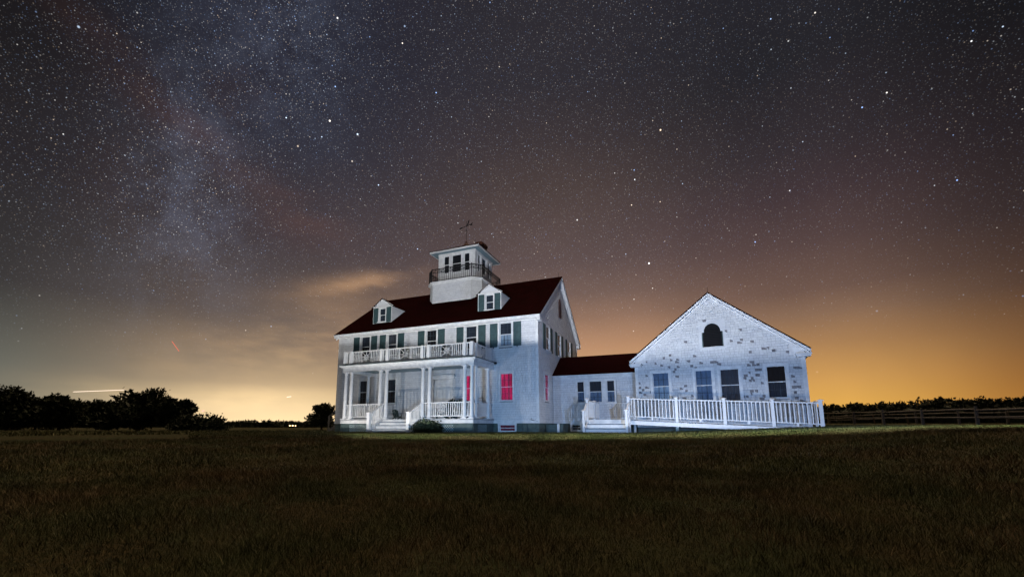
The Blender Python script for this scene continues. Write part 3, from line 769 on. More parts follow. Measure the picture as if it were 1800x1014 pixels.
# ------------------------------------------------------------------ porch (parts of the house)
PX0, PX1, PV = -10.62, -2.45, -2.5; PF = .71
mb = MB(); mb.box(PX0, PX1, PV, -.05, .655, PF); pfl = mb.build('porch_floor', M_DECK, house)
mb = MB(); mb.box(PX0+.03, PX1-.03, PV+.03, PV+.06, .49, .652); mb.box(PX0+.03, PX0+.06, PV+.061, -.05, .49, .652); mb.box(PX1-.06, PX1-.03, PV+.061, -.05, .49, .652)
mb.build('porch_skirt', M_TR, house)
# green base boards with lattice openings
SX0, SX1 = -7.78, -5.42     # stair opening
def base_wall(F, L, holes, z0=-.3, z1=.488):
    mb = MB(); a = 0
    for h0, h1 in holes+[(L, L)]:
        mb.box(a, h0, -.04, 0, z0, z1, F)
        if h1 > h0: mb.box(h0, h1, -.04, 0, z1-.06, z1, F); mb.box(h0, h1, -.04, 0, z0, .06, F)
        a = h1
    mb.build('porch_base', M_FND2, house)
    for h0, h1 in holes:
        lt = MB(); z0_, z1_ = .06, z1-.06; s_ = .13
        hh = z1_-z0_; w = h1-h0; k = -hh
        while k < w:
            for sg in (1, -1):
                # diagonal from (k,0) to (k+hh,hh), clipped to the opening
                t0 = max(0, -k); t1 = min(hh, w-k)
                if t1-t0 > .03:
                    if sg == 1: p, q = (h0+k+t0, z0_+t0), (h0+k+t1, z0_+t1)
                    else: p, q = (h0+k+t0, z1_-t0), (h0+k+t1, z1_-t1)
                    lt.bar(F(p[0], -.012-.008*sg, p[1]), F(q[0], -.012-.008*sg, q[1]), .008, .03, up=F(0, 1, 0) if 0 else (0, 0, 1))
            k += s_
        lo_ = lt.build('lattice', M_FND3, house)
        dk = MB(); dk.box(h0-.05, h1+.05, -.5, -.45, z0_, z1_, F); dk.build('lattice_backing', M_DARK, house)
M_FND3 = mat('lattice_paint', (.26, .33, .33), .7)
Fp = frame(PX0+.03, PV+.05, 0); Lp = PX1-PX0-.06
def PU(u): return -u-PX0-.03
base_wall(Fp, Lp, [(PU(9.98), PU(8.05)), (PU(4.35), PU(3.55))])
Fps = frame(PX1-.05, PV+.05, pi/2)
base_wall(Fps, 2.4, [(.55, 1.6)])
base_wall(frame(PX0+.05, -.05, -pi/2), 2.4, [])
# columns
def column(x, y, z0=PF, z1=3.33, half=False):
    mb = MB(); mb.box(x-.15, x+.15, y-.15, y+.15, z0, z0+.05)
    mb.box(x-.14, x+.14, y-.14, y+.14, z1-.05, z1)
    H = z1-.05
    prof = [(.125, z0+.051), (.13, z0+.07), (.12, z0+.09), (.102, z0+.11)]+[(.100-.018*((k/8)**1.6), z0+.12+(H-.14-z0-.12)*k/8) for k in range(9)]+[(.095, H-.12), (.095, H-.10), (.084, H-.09), (.09, H-.05), (.118, H-.02), (.122, H-.001)]
    mb.lathe(x, y, prof, 16)
    return mb.build('column', M_RAILM, house)
PC = -2.36
for u in (10.44, 10.04, 8.08, 7.67, 5.41, 5.01, 3.01, 2.61): column(-u, PC)
column(-2.61, -1.98); column(-2.61, -.5); column(-10.44, -1.98); column(-10.44, -.5)
# entablature and roof deck of the porch
mb = MB()
mb.box(PX0+.02, PX1-.02, PC-.11, PC+.11, 3.332, 3.55); mb.box(PX0+.02, PX0+.24, PC+.111, -.03, 3.332, 3.55); mb.box(PX1-.24, PX1-.02, PC+.111, -.03, 3.332, 3.55)
mb.build('entablature', M_TR, house)
mb = MB(); mb.box(PX0-.06, PX1+.06, PV-.05, -.03, 3.552, 3.60); mb.box(PX0-.12, PX1+.12, PV-.11, -.03, 3.602, 3.655); mb.build('porch_cornice', M_TR, house)
mb = MB(); mb.box(PX0-.14, PX1+.14, PV-.13, -.03, 3.657, 3.69); mb.build('balcony_floor', M_FND2, house)
mb = MB(); mb.box(PX0+.242, PX1-.242, PC+.112, -.03, 3.50, 3.54); mb.build('porch_ceiling', M_CEIL, house)
# balcony railing
BZ0, BZ1 = 3.76, 4.46; BV = -2.33
def star_panel(parent, xc, w, F, a0):
    mb = MB(); z0, z1 = BZ0+.05, BZ1-.05; zc = (z0+z1)/2; o = 0; t = .022
    L, R = a0-w/2, a0+w/2
    P = lambda a, z: F(a, o, z)
    mb.bar(P(L, z0), P(L, z1), .035); mb.bar(P(R, z0), P(R, z1), .035)
    g = w*.17
    for (p, q) in (((L, z0), (a0-g, zc-g)), ((R, z0), (a0+g, zc-g)), ((L, z1), (a0-g, zc+g)), ((R, z1), (a0+g, zc+g)),
                   ((L, zc), (a0-g, zc)), ((R, zc), (a0+g, zc)), ((a0, z0), (a0, zc-g)), ((a0, z1), (a0, zc+g)),
                   ((a0-g, zc-g), (a0+g, zc-g)), ((a0-g, zc+g), (a0+g, zc+g)), ((a0-g, zc-g), (a0-g, zc+g)), ((a0+g, zc-g), (a0+g, zc+g)),
                   ((a0-g, zc-g), (a0+g, zc+g)), ((a0-g, zc+g), (a0+g, zc-g))):
        mb.bar(P(*p), P(*q), t, t)
    return mb.build('star_panel', M_RAILM, parent)
Fx = frame(0, BV, 0)
bps = [10.60, 10.16, 8.09, 7.68, 5.49, 5.11, 3.04, 2.64]
for u in bps: post(house, -u, BV, 3.69, BZ1+.02, .15, cap=False, name='balcony_post')
for i in range(7):
    p, q = -bps[i]+.075, -bps[i+1]-.075; L = q-p
    if L > 1:
        n = int(L/.112); sk = .36/L
        r_ = railing(house, (p, BV), (q, BV), BZ0, BZ1, n, 'balcony_railing', skip=(.5-sk, .5+sk))
        star_panel(r_, 0, .66, Fx, (p+q)/2)
    else: railing(house, (p, BV), (q, BV), BZ0, BZ1, 2, 'balcony_railing')
for xx in (-2.64, -10.60):
    post(house, xx, BV+.42, 3.69, BZ1+.02, .13, cap=False, name='balcony_post'); post(house, xx, -.14, 3.69, BZ1+.02, .13, cap=False, name='balcony_post')
    railing(house, (xx, BV+.07), (xx, BV+.36), BZ0, BZ1, 2, 'balcony_railing')
    r_ = railing(house, (xx, BV+.48), (xx, -.2), BZ0, BZ1, 14, 'balcony_railing', skip=(.3, .72))
    star_panel(r_, 0, .62, frame(xx, BV+.48, pi/2), .83)
# porch railing
RZ0, RZ1 = .82, 1.53
for u0, u1 in ((10.34, 10.14), (9.93, 8.18), (7.98, 7.77), (5.31, 5.11), (4.91, 3.11), (2.91, 2.71)):
    L = u0-u1; railing(house, (-u0, PC), (-u1, PC), RZ0, RZ1, max(1, int(L/.115)), 'porch_railing', w=.034)
for xx in (-2.61, -10.44):
    railing(house, (xx, -2.27), (xx, -2.08), RZ0, RZ1, 1, 'porch_railing'); railing(house, (xx, -1.88), (xx, -.6), RZ0, RZ1, 11, 'porch_railing')
    railing(house, (xx, -.4), (xx, -.05), RZ0, RZ1, 2, 'porch_railing')
# porch stairs
for i in range(4):
    z1 = PF-.165*(i+1)+.02; y1 = PV-.0-.27*i
    mb = MB(); mb.box(SX0+.06, SX1-.06, y1-.30, y1+.01, z1-.04, z1); t_ = mb.build('tread', M_TREAD, house); bevel(t_, .006)
    mb = MB(); mb.box(SX0+.08, SX1-.08, y1-.02-.0, y1-.002, z1, z1+.125); mb.build('riser', M_TR, house)
mb = MB(); mb.box(SX0-.1, SX1+.1, PV-1.25, PV-1.12 if 0 else PV-.02, -.3, .03); mb.build('step_plinth', M_FND2, house)
for xx in (SX0, SX1):
    mb = MB(); mb.hexa([(xx-.025, PV-1.1, .03), (xx+.025, PV-1.1, .03), (xx+.025, PV-.02, .03), (xx-.025, PV-.02, .03), (xx-.025, PV-1.1, .12), (xx+.025, PV-1.1, .12), (xx+.025, PV-.02, .68), (xx-.025, PV-.02, .68)]); mb.build('stringer', M_TR, house)
    post(house, xx, PV-1.02, .03, 1.0, .17, name='newel_post', capw=.025)
    railing(house, (xx, PV-.94), (xx, PC-.1), .22, 1.02, 8, 'stair_railing', drop=.52)
# details on the wall near the corner
mb = MB(); mb.tube([Ff(W-.35, .05, .75), Ff(W-.42, .05, .68), Ff(W-.2, .05, .62), Ff(W-.05, .05, .6)], .012, 6); mb.build('cable', M_IRON, house)
for u in (.86, .62):
    mb = MB(); mb.tube([(-u, -.05, -.1), (-u, -.05, .4), (-u, .02, .45)], .025, 8); mb.build('standpipe', M_FND2, house)
mb = MB(); mb.tube([(-8.9, -1.3, 3.5), (-8.9, -1.3, 3.44)], .03, 8); mb.lathe(-8.9, -1.3, [(.05, 3.44), (.12, 3.38), (.13, 3.33), (.06, 3.29)], 12); mb.build('porch_light', M_TR, house)
mb = MB(); mb.box(PX1+.12, PX1+.22, -.35, -.2, 3.6, 3.7); mb.build('floodlight', M_IRON, house)

# porch furniture
def w2(hx, hy, z=0):   # house coordinates to world
    c, s_ = cos(HR), sin(HR); return (HC[0]+hx*c-hy*s_, HC[1]+hx*s_+hy*c, z)
def adirondack(hx, hy, rz, label, k=1.):
    t = thing('adirondack_chair', label, 'chair', w2(hx, hy, PF), HR+rz, 'low chairs on the porch'); t.scale = (k, k, k)
    for i in range(5):
        mb = MB(); x = -.24+i*.12; mb.bar((x, .18, .28), (x*1.15, .55, .98+.05*(2-abs(i-2))), .10, .02, up=(0, -1, .5)); mb.build('back_slat', M_CHAIR, t)
    for i in range(5):
        mb = MB(); y = -.3+i*.115; mb.box(-.27, .27, y, y+.10, .34-.025*i, .36-.025*i); mb.build('seat_slat', M_CHAIR, t)
    for sx in (-1, 1):
        mb = MB(); mb.box(sx*.33-.065, sx*.33+.065, -.38, .36, .54, .565); mb.build('arm', M_CHAIR, t)
        mb = MB(); mb.box(sx*.33-.02, sx*.33+.02, -.32, -.24, 0, .54); mb.build('leg', M_CHAIR, t)
        mb = MB(); mb.bar((sx*.29, -.3, .33), (sx*.29, .62, .03), .03, .11); mb.build('leg', M_CHAIR, t)
    return t
adirondack(-3.75, -1.5, pi*.06, 'dark low slatted porch chair, the right one behind the right railing')
adirondack(-4.65, -1.35, -pi*.08, 'dark low slatted porch chair, the left one behind the right railing')
adirondack(-8.1, -.75, pi*.35, 'small dark green porch chair at the head of the front steps', .55)
b_ = thing('storage_box', 'low grey storage box on the porch against the wall by the steps', 'box', w2(-7.1, -.5, PF), HR)
mb = MB(); mb.box(-.45, .45, -.25, .25, 0, .42); bevel(mb.build('box_body', M_BOX, b_), .01)
mb = MB(); mb.box(-.47, .47, -.27, .27, .421, .47); bevel(mb.build('lid', M_BOX, b_), .01)

# side steps behind the left end
ss = thing('side_steps', 'weathered wooden steps with handrail at the left end of the house', 'steps', w2(-13.35, .85, 0), HR)
for i in range(4):
    mb = MB(); mb.box(-.24-.2*i, -.02-.2*i, -.5, .5, .56-.16*i, .60-.16*i); mb.build('tread', M_WOOD, ss)
for yy in (-.5, .5):
    mb = MB(); mb.bar((-.0, yy, .55), (-.82, yy, -.05), .04, .2); mb.build('stringer', M_WOOD, ss)
    mb = MB(); mb.box(-.86, -.78, yy-.04, yy+.04, -.1, 1.0); mb.build('newel_post', M_WOOD, ss)
    mb = MB(); mb.bar((-.82, yy, .98), (-.03, yy, 1.50), .05, .06); mb.build('handrail', M_WOOD, ss); mb = MB(); mb.bar((-.82, yy, .55), (-.03, yy, 1.08), .035, .05); mb.build('middle_rail', M_WOOD, ss)

# ================================================================== CONNECTING WING
wing = thing('connecting_wing', 'low white shingled link with maroon roof between the house and the annex', 'building', w2(.03, 2.6), HR)
WL = 4.85; Fw = frame(0, 0, 0)
ww = [(1.36, 1.76), (2.04, 2.72), (2.98, 3.40)]
opsW = [(a, b, 1.61, 2.79) for a, b in ww]
sheathing(Fw, (.56, 3.2), lambda z: 0, lambda z: WL, opsW, wing)
shingles(Fw, (.60, 3.06), lambda z: .0, lambda z: WL, grow(opsW, .09)+[(1.3, 3.5, 1.55, 2.86)], wing, seed=9)
for (a, b), c2, g in zip(ww, ('blue', 'blue', 'blue'), ((2, 2), (3, 2), (2, 2))): window(Fw, a, b, 1.61, 2.79, wing, 'dim', c2, grid=g, cas=.085, grid_up=False)
mb = MB(); mb.box(ww[0][1]+.086, ww[1][0]-.086, 0, .036, 1.56, 2.86, Fw); mb.box(ww[1][1]+.086, ww[2][0]-.086, 0, .036, 1.56, 2.86, Fw); mb.build('mullion_board', M_TR, wing)
mb = MB(); mb.box(0, WL, -.045, -.001, .5, .6); mb.build('water_table', M_TR, wing)
mb = MB(); mb.box(0, .95, 0, .2, -.3, .5); mb.box(1.6, WL, 0, .2, -.3, .5); mb.box(.95, 1.6, 0, .2, -.3, .06); mb.build('foundation', M_FND, wing)
window(Fw, 1.03, 1.52, .12, .43, wing, 'dark', 'dark', grid=(1, 1), cas=.07, sill=False, depth=.12)
zw = lambda y: 3.19+.69*(y+.12)
roof_slab(wing, (.0, -.12, zw(-.12)), (WL, -.12, zw(-.12)), (WL+.95, 1.72, zw(1.72)), (0, 1.72, zw(1.72)))
roof_slab(wing, (WL+.95, 3.56, zw(-.12)), (.0, 3.56, zw(-.12)), (0, 1.72, zw(1.72)), (WL+.95, 1.72, zw(1.72)))
mb = MB(); mb.box(0, WL-.05, -.12, -.09, 3.06, 3.15); mb.box(0, WL-.05, -.089, -.0, 3.04, 3.06); mb.box(0, WL, -.03, -.001, 2.95, 3.04); mb.build('cornice', M_TR, wing)
mb = MB(); mb.box(.0, WL+.9, 3.40, 3.44, -.3, 3.15); mb.build('back_wall', M_SH, wing)
# bulkhead in the corner
bh = thing('cellar_hatch', 'dark low cellar hatch with a white post in the corner beside the wing', 'hatch', w2(.06, 1.0), HR)
mb = MB(); mb.box(0, .9, .0, 1.5, -.2, .44); mb.build('hatch_body', M_FND2, bh)
mb = MB(); mb.box(.62, .74, -.07, -.002, -.1, .48); mb.build('post', M_TR, bh)

# ================================================================== ANNEX
AO = (7.0107, 21.7703); AR = -.50074
annex = thing('annex_building', 'white shingled gable fronted annex with patches of bare grey shingles', 'building', AO+(0,), AR)
AW, AD = 7.06, 10.; AE = 3.42; ASL = .80; AM = AW/2
Fa = frame(0, 0, 0)
za = lambda a: 3.62+ASL*(a+.24) if a < AM else 3.62+ASL*(AW-a+.24)     # top of the roof
APX = za(AM)
al = lambda z: 0 if z <= 3.72 else (z-3.72)/ASL
ah = lambda z: AW if z <= 3.72 else AW-(z-3.72)/ASL
wa = [(.80, 1.56, 1.60, 2.95), (2.73, 3.45, 1.52, 2.96), (3.78, 4.56, 1.46, 2.95), (5.62, 6.34, 1.56, 2.97)]
arch = (3.12, 4.06, 4.01, 5.16)
sheathing(Fa, (.2, APX-.2), al, ah, wa, annex, extra=(3.72,))
bare_px = [(1235,565.5),(1300,578),(1209,600),(1276,581),(1286,598),(1299,601),(1302,598),(1320.5,601),(1178.6,626),(1166,631),(1131.5,634),(1127.5,638.5),(1136,637.5),(1151,637),(1164,640.5),(1182,634),(1175,644.5),(1192,633.5),(1190,638),(1190.5,645),(1191,650),(1183,653),(1211,636.5),(1216.5,642),(1220,625.5),(1234,635.5),(1225,645),(1256,635.5),(1250,638.5),(1262,638.5),(1317,620.5),(1340,613.5),(1352.5,613),(1358,617),(1364,617.5),(1388.5,616),(1321,634.5),(1315.5,640),(1325,639),(1330,640),(1333.5,638.5),(1330.5,649),(1337,648.5),(1319,654),(1329,658.5),(1333,658),(1308,660),(1320.5,664.5),(1311,665.5),(1317,669),(1323,669),(1338.5,670.5),(1326.5,685),(1321,690.5),(1334,689),(1317,695),(1311,697),(1341,695.5),(1342,700),(1325,704.5),(1137.5,661),(1129,671.5),(1126,680),(1137,680),(1131.5,684.5),(1128,689),(1132.5,692.5),(1193,663),(1207,676),(1197.5,681.5),(1206,685.5),(1216.5,695),(1206,699),(1395,645),(1402,645),(1394,681),(1405,681),(1396,692),(1399,691),(1407,702),(1393,660),(1400,668),(1400,700),(1145,690)]
from mathutils import Vector as V3
_c, _s = cos(.1518), sin(.1518)
def onannex(x, y):   # where a point of the facade lies on its wall plane (design measurement)
    a, b = (x-874.06)/761.36, -(y-633.14)/761.36
    r = (a, _c-b*_s, _s+b*_c); AV = (sin(-AR), cos(-AR)); AU = (cos(-AR), -sin(-AR))
    t = (AO[0]*AV[0]+AO[1]*AV[1])/(r[0]*AV[0]+r[1]*AV[1])
    return ((r[0]*t-AO[0])*AU[0]+(r[1]*t-AO[1])*AU[1], r[2]*t+.324)
bare = [onannex(x, y) for x, y in bare_px]
shingles(Fa, (.30, APX-.2), lambda z: max(.12, al(z)+.03), lambda z: min(AW-.12, ah(z)-.03), grow(wa, .11)+[(arch[0]-.06, arch[1]+.06, arch[2]-.04, 4.80), (3.16, 4.02, 4.79, 5.26)], annex, M_SHA, expo=.118, wmin=.10, wmax=.21, bare=bare, seed=12)
cu = [('blue', 'sheer'), ('blue', 'blue'), ('grey', 'grey'), ('dark', 'dim')]
for k_, ((a, b, z0, z1), (c1, c2)) in enumerate(zip(wa, cu)):
    window(Fa, a, b, z0, z1, annex, c1, c2, grid_up=(k_ != 3))
# arched opening: dark louvred panel
mb = MB(); cx = 3.59
pl_ = MB(); pl_.box(3.02, 4.16, 0, .012, 3.93, 5.33, Fa); pl_.build('vent_backboard', M_SHA, annex)
prof = [(3.14, 4.03), (4.04, 4.03), (4.04, 4.74), (3.93, 4.74)]+[(cx+.345*cos(t), 4.79+.36*sin(t)) for t in np.linspace(.05, pi-.05, 13)]+[(3.25, 4.74), (3.14, 4.74)]
mb.prism(prof, .013, .018, Fa); va_ = mb.build('arched_vent', M_DARK, annex)
fr = MB(); pp = [(cx+.375*cos(t), 4.79+.39*sin(t)) for t in np.linspace(0, pi, 17)]
for p, q in zip(pp, pp[1:]): fr.bar(Fa(p[0], .022, p[1]), Fa(q[0], .022, q[1]), .05, .05, up=(0, -1, 0))
fr.box(3.08, 4.10, 0, .07, 3.97, 4.03, Fa); fr.box(3.10, 3.15, 0, .05, 4.031, 4.77, Fa); fr.box(4.03, 4.08, 0, .05, 4.031, 4.77, Fa); fr.build('arch_trim', M_SHA, va_)
for i in range(12):
    zz = 4.1+i*.08; hw = .40 if zz < 4.74 else .33*sqrt(max(.05, 1-((zz-4.79)/.36)**2))
    if zz > 5.08: break
    s_ = MB(); s_.hexa([Fa(cx-hw, .019, zz), Fa(cx+hw, .019, zz), Fa(cx+hw, .045, zz-.035), Fa(cx-hw, .045, zz-.035), Fa(cx-hw, .019, zz+.012), Fa(cx+hw, .019, zz+.012), Fa(cx+hw, .045, zz-.023), Fa(cx-hw, .045, zz-.023)]); s_.build('louvre_slat', M_DARK, va_)
for sx in (3.165, 4.015):
    s_ = MB(); s_.box(sx-.02, sx+.02, .02, .06, 4.04, 4.72, Fa); s_.build('vent_shutter', M_FND2, va_)
# other walls
Far = frame(AW, 0, pi/2); Fal = frame(0, AD, -pi/2)
for F, sd in ((Far, 30), (Fal, 31)):
    sheathing(F, (.2, 3.7), lambda z: 0, lambda z: AD, [], annex)
    shingles(F, (.30, 3.5), lambda z: .14, lambda z: AD-.14, [], annex, M_SHA, seed=sd)
sheathing(frame(AW, AD, pi), (.2, APX-.2), al, ah, [], annex, m=M_SH, extra=(3.72,))
mb = MB()
mb.box(-.03, .125, .0, .028, .3, 3.5, Fa); mb.build('corner_board', M_TR, annex); mb = MB(); mb.box(AW-.125, AW+.03, .0, .028, .3, 3.5, Fa); mb.build('corner_board', M_TR, annex)
mb = MB(); mb.box(.0, .125, .0, .028, .3, 3.5, Far); mb.build('corner_board', M_TR, annex)
mb = MB(); mb.box(AD-.125, AD, 0, .028, .3, 3.5, Fal); mb.build('corner_board', M_TR, annex)
mb = MB(); mb.box(0, AW, 0, AD, -.3, .29); mb.build('foundation', M_FND, annex)
ov = .24
roof_slab(annex, (-ov, -.30, 3.62), (-ov, AD+.2, 3.62), (AM, AD+.2, APX), (AM, -.30, APX))
roof_slab(annex, (AW+ov, -.30, 3.62), (AW+ov, AD+.2, 3.62), (AM, AD+.2, APX), (AM, -.30, APX))
mb = MB(); mb.prism([(.0, 3.42), (.52, 3.42), (.52, 4.02), (.0, 3.62)], .0, .026, Fa); mb.build('corner_block', M_TR, annex)
mb = MB(); mb.prism([(AW, 3.42), (AW-.52, 3.42), (AW-.52, 4.02), (AW, 3.62)], .0, .026, Fa); mb.build('corner_block', M_TR, annex)
rake(annex, Fa, -ov+.01, AM, za, .27, bh=.12, fh=.09); rake(annex, Fa, AW+ov-.01, AM, lambda a: 3.62+ASL*(AW-a+.24), .27, bh=.12, fh=.09)
mb = MB()
for x0, x1 in ((-ov, .33), (AW-.33, AW+ov)):
    mb.box(x0, x1, -.30, -.03, 3.36, 3.44); mb.box(x0+.03, x1-.03, -.26, -.031, 3.28, 3.36)
for x0, x1 in ((-ov, -.031), (AW+.031, AW+ov)): mb.box(x0, x1, -.03+.001, AD+.18, 3.40, 3.44); 
mb.box(-ov, -ov+.03, -.029, AD+.18, 3.441, 3.57); mb.box(AW+ov-.03, AW+ov, -.029, AD+.18, 3.441, 3.57)
mb.build('cornice', M_TR, annex)
rod(annex, AM, -.1, APX, .28)

# ================================================================== ENTRANCE STEPS AND RAMP
def wa2(a, b, z=0):
    c, s_ = cos(AR), sin(AR); return (AO[0]+a*c-b*s_, AO[1]+a*s_+b*c, z)
st = thing('entrance_steps', 'white wooden steps up to a railed landing left of the ramp', 'steps', AO+(0,), AR)
LX0, LX1, LB = -2.14, -.10, -1.40; LZ = .66
mb = MB(); mb.box(LX0-.05, LX1+.05, LB, .88, LZ-.05, LZ); mb.build('landing_deck', M_DECK, st)
mb = MB(); mb.box(LX0-.05, LX1+.05, LB-.002-.03, LB-.002, LZ-.2, LZ-.001); mb.box(LX0-.08, LX0-.051, LB, .88, .3, LZ-.001); mb.build('landing_skirt', M_TR, st)
for i in range(2):
    z1 = LZ-.205*(i+1); y1 = LB-.035-.30*i
    mb = MB(); mb.box(LX0+.06, LX1-.04, y1-.32, y1, z1-.04, z1); bevel(mb.build('tread', M_TREAD, st), .006)
    mb = MB(); mb.box(LX0+.07, LX1-.05, y1-.30, y1-.28, z1-.205, z1-.041); mb.build('riser', M_RAILM, st)
for xx in (LX0+.03, LX1-.01):
    mb = MB(); mb.hexa([(xx-.025, LB-.66, 0), (xx+.025, LB-.66, 0), (xx+.025, LB-.04, 0), (xx-.025, LB-.04, 0), (xx-.025, LB-.66, .2), (xx+.025, LB-.66, .2), (xx+.025, LB-.04, .6), (xx-.025, LB-.04, .6)]); mb.build('stringer', M_RAILM, st)
ZD = 1.66
post(st, LX0, LB, .3, ZD, .11, name='newel_post'); post(st, LX0, -.15, .3, ZD-.05, .11); post(st, LX0, .82, .3, ZD-.05, .11)
post(st, LX0+.02, LB-.70, -.05, 1.06, .11, name='newel_post'); post(st, LX1, LB-.70, -.05, 1.06, .11, name='newel_post')
railing(st, (LX0+.02, LB-.66), (LX0, LB-.05), .42, 1.06, 4, 'stair_railing', drop=.45)
railing(st, (LX1, LB-.66), (LX1, LB-.05), .42, 1.06, 4, 'stair_railing', drop=.45)
railing(st, (LX0, LB+.05), (LX0, -.2), LZ+.08, ZD-.05, 10, 'landing_railing'); railing(st, (LX0, -.1), (LX0, .77), LZ+.08, ZD-.05, 8, 'landing_railing')
railing(st, (LX0+.05, .82), (LX1+.1, .82), LZ+.08, ZD-.08, 17, 'landing_railing')

rp = thing('access_ramp', 'long white wooden ramp with baluster railings sloping down to the right', 'ramp', AO+(0,), AR)
M_RAILG = mat('shaded_inner_rail', (.26, .27, .29), .8, .3, 8)  # inner railing greyed: shade behind the front balusters put into its colour
RA0, RA1 = -.12, 7.22; rz = lambda a: .68-.052*a
mb = MB(); mb.hexa([(RA0, -1.42, rz(RA0)-.05), (RA1+.1, -1.42, rz(RA1)-.05), (RA1+.1, -.1, rz(RA1)-.05), (RA0, -.1, rz(RA0)-.05), (RA0, -1.42, rz(RA0)), (RA1+.1, -1.42, rz(RA1)), (RA1+.1, -.1, rz(RA1)), (RA0, -.1, rz(RA0))]); mb.build('ramp_deck', M_DECK, rp)
mb = MB(); mb.hexa([(RA0+.05, -1.46, rz(RA0)-.26), (RA1, -1.46, rz(RA1)-.26), (RA1, -1.425, rz(RA1)-.26), (RA0+.05, -1.425, rz(RA0)-.26), (RA0+.05, -1.46, rz(RA0)-.075), (RA1, -1.46, rz(RA1)-.075), (RA1, -1.425, rz(RA1)-.075), (RA0+.05, -1.425, rz(RA0)-.075)]); mb.build('skirt_board', M_RAILM, rp)
for a in (1.95, 3.9): 
    mb = MB(); mb.box(a-.06, a+.06, -1.40, -1.28, -.2, rz(a)-.06); mb.build('support_post', M_FND3, rp)
pa = [-.12, 1.98, 3.88, 5.63, 7.23]
for yb in (-1.46, -.14):
    for a in pa:
        post(rp, a, yb, rz(a)-.06 if a > 0 else 0.0, rz(a)+1.02, .125 if yb < -1 else .1)
    for a, b in zip(pa, pa[1:]):
        L = b-a-.12; n = int(round(L/.148))
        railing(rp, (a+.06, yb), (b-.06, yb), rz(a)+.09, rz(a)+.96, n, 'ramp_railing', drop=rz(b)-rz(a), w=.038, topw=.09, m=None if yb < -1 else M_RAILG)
        c = (a+b)/2; mb = MB(); mb.box(c-.04, c+.04, yb-.03, yb+.03, rz(c)-.01, rz(c)+.09); mb.build('rail_block', M_RAILM, rp)

# ================================================================== FENCES
def rail_fence(posts, label, h=1.15, hs=(.52, .98), seed=2, r=.055):
    rnd = random.Random(seed)
    t = thing('split_rail_fence', label, 'fence', (posts[0][0], posts[0][1], ground_z(*posts[0])))
    o0 = Vector(t.location)
    for (x, y) in posts:
        z = ground_z(x, y); mb = MB(); lean = rnd.uniform(-.04, .04)
        mb.tube([(x, y, z-.2), (x+lean*.4, y, z+h*.5), (x+lean, y, z+h*rnd.uniform(.94, 1.06))], [.10, .095, .08], 7)
        ob = mb.build('post', M_WOOD, t); ob.data.transform(Matrix.Translation(-o0))
    for p, q in zip(posts, posts[1:]):
        for hh in hs:
            P = Vector((p[0], p[1], ground_z(*p)+hh+rnd.uniform(-.03, .03))); Q = Vector((q[0], q[1], ground_z(*q)+hh+rnd.uniform(-.03, .03)))
            mb = MB(); mid = P.lerp(Q, .5)+Vector((0, 0, rnd.uniform(-.04, .02)))
            mb.tube([P, P.lerp(mid, .5)+Vector((0, 0, rnd.uniform(-.01, .02))), mid, Q], [r*.8, r, r*1.05, r*.75], 6)
            ob = mb.build('rail', M_WOOD, t); ob.data.transform(Matrix.Translation(-o0))
    return t
def fx(ratio_y): return (28+.25*(ratio_y-25.5), ratio_y)
rail_fence([fx(y) for y in (17.0, 21.3, 25.5, 29.9, 34.1, 38.2, 42.4, 46.6)], 'grey split rail fence nearest the lawn at right')
rail_fence([(40.0+.2*(y-33), y) for y in (30, 34.5, 39, 44, 49, 54, 60)], 'second grey split rail fence running behind the first', h=1.2, seed=5)
for (x, y, lb) in ((33.6, 38.9, 'short leaning stake coloured as if lit orange, left of the other stake by the fence'), (31.6, 33.6, 'short leaning stake coloured as if lit orange, nearer the middle of the fence')):
    z = ground_z(x, y); mb = MB(); mb.bar((x, y, z-.1), (x-.12, y, z+.78), .12, .05)
    tag(mb.build('stake', M_STAKE), lb, 'stake')

# ================================================================== VEGETATION
def leaf_cloud(rnd, blobs, n, s0, s1, spiky=0.):
    V = []; Fc = []
    tot = sum(b[3]**2 for b in blobs)
    for (bx, by, bz, br) in blobs:
        k = int(n*br*br/tot)
        for _ in range(k):
            d = Vector((rnd.gauss(0, 1), rnd.gauss(0, 1), rnd.gauss(0, 1))).normalized()
            rr = br*(rnd.random()**.35)*(1+.18*sin(7*d.x+bx)*sin(6*d.z+by))
            if rnd.random() < spiky: rr *= rnd.uniform(1., 1.28)
            c = Vector((bx, by, bz))+Vector((d.x, d.y, d.z*.85))*rr
            if c.z < .02: continue
            s = rnd.uniform(s0, s1)
            u = (d*1.2+Vector((rnd.gauss(0, 1), rnd.gauss(0, 1), rnd.gauss(.5, 1)))).normalized()
            w = u.cross(Vector((rnd.gauss(0, 1), rnd.gauss(0, 1), rnd.gauss(0, 1)))).normalized()
            i = len(V); V += [tuple(c-u*s*.5-w*s*.25), tuple(c-u*s*.2+w*s*.3), tuple(c+u*s*.7), ]
            Fc.append((i, i+1, i+2))
            V += [tuple(c-u*s*.3+w*s*.1), tuple(c+u*s*.1-w*s*.35), tuple(c+u*s*.5+w*s*.25)]; Fc.append((i+3, i+4, i+5))
    return V, Fc
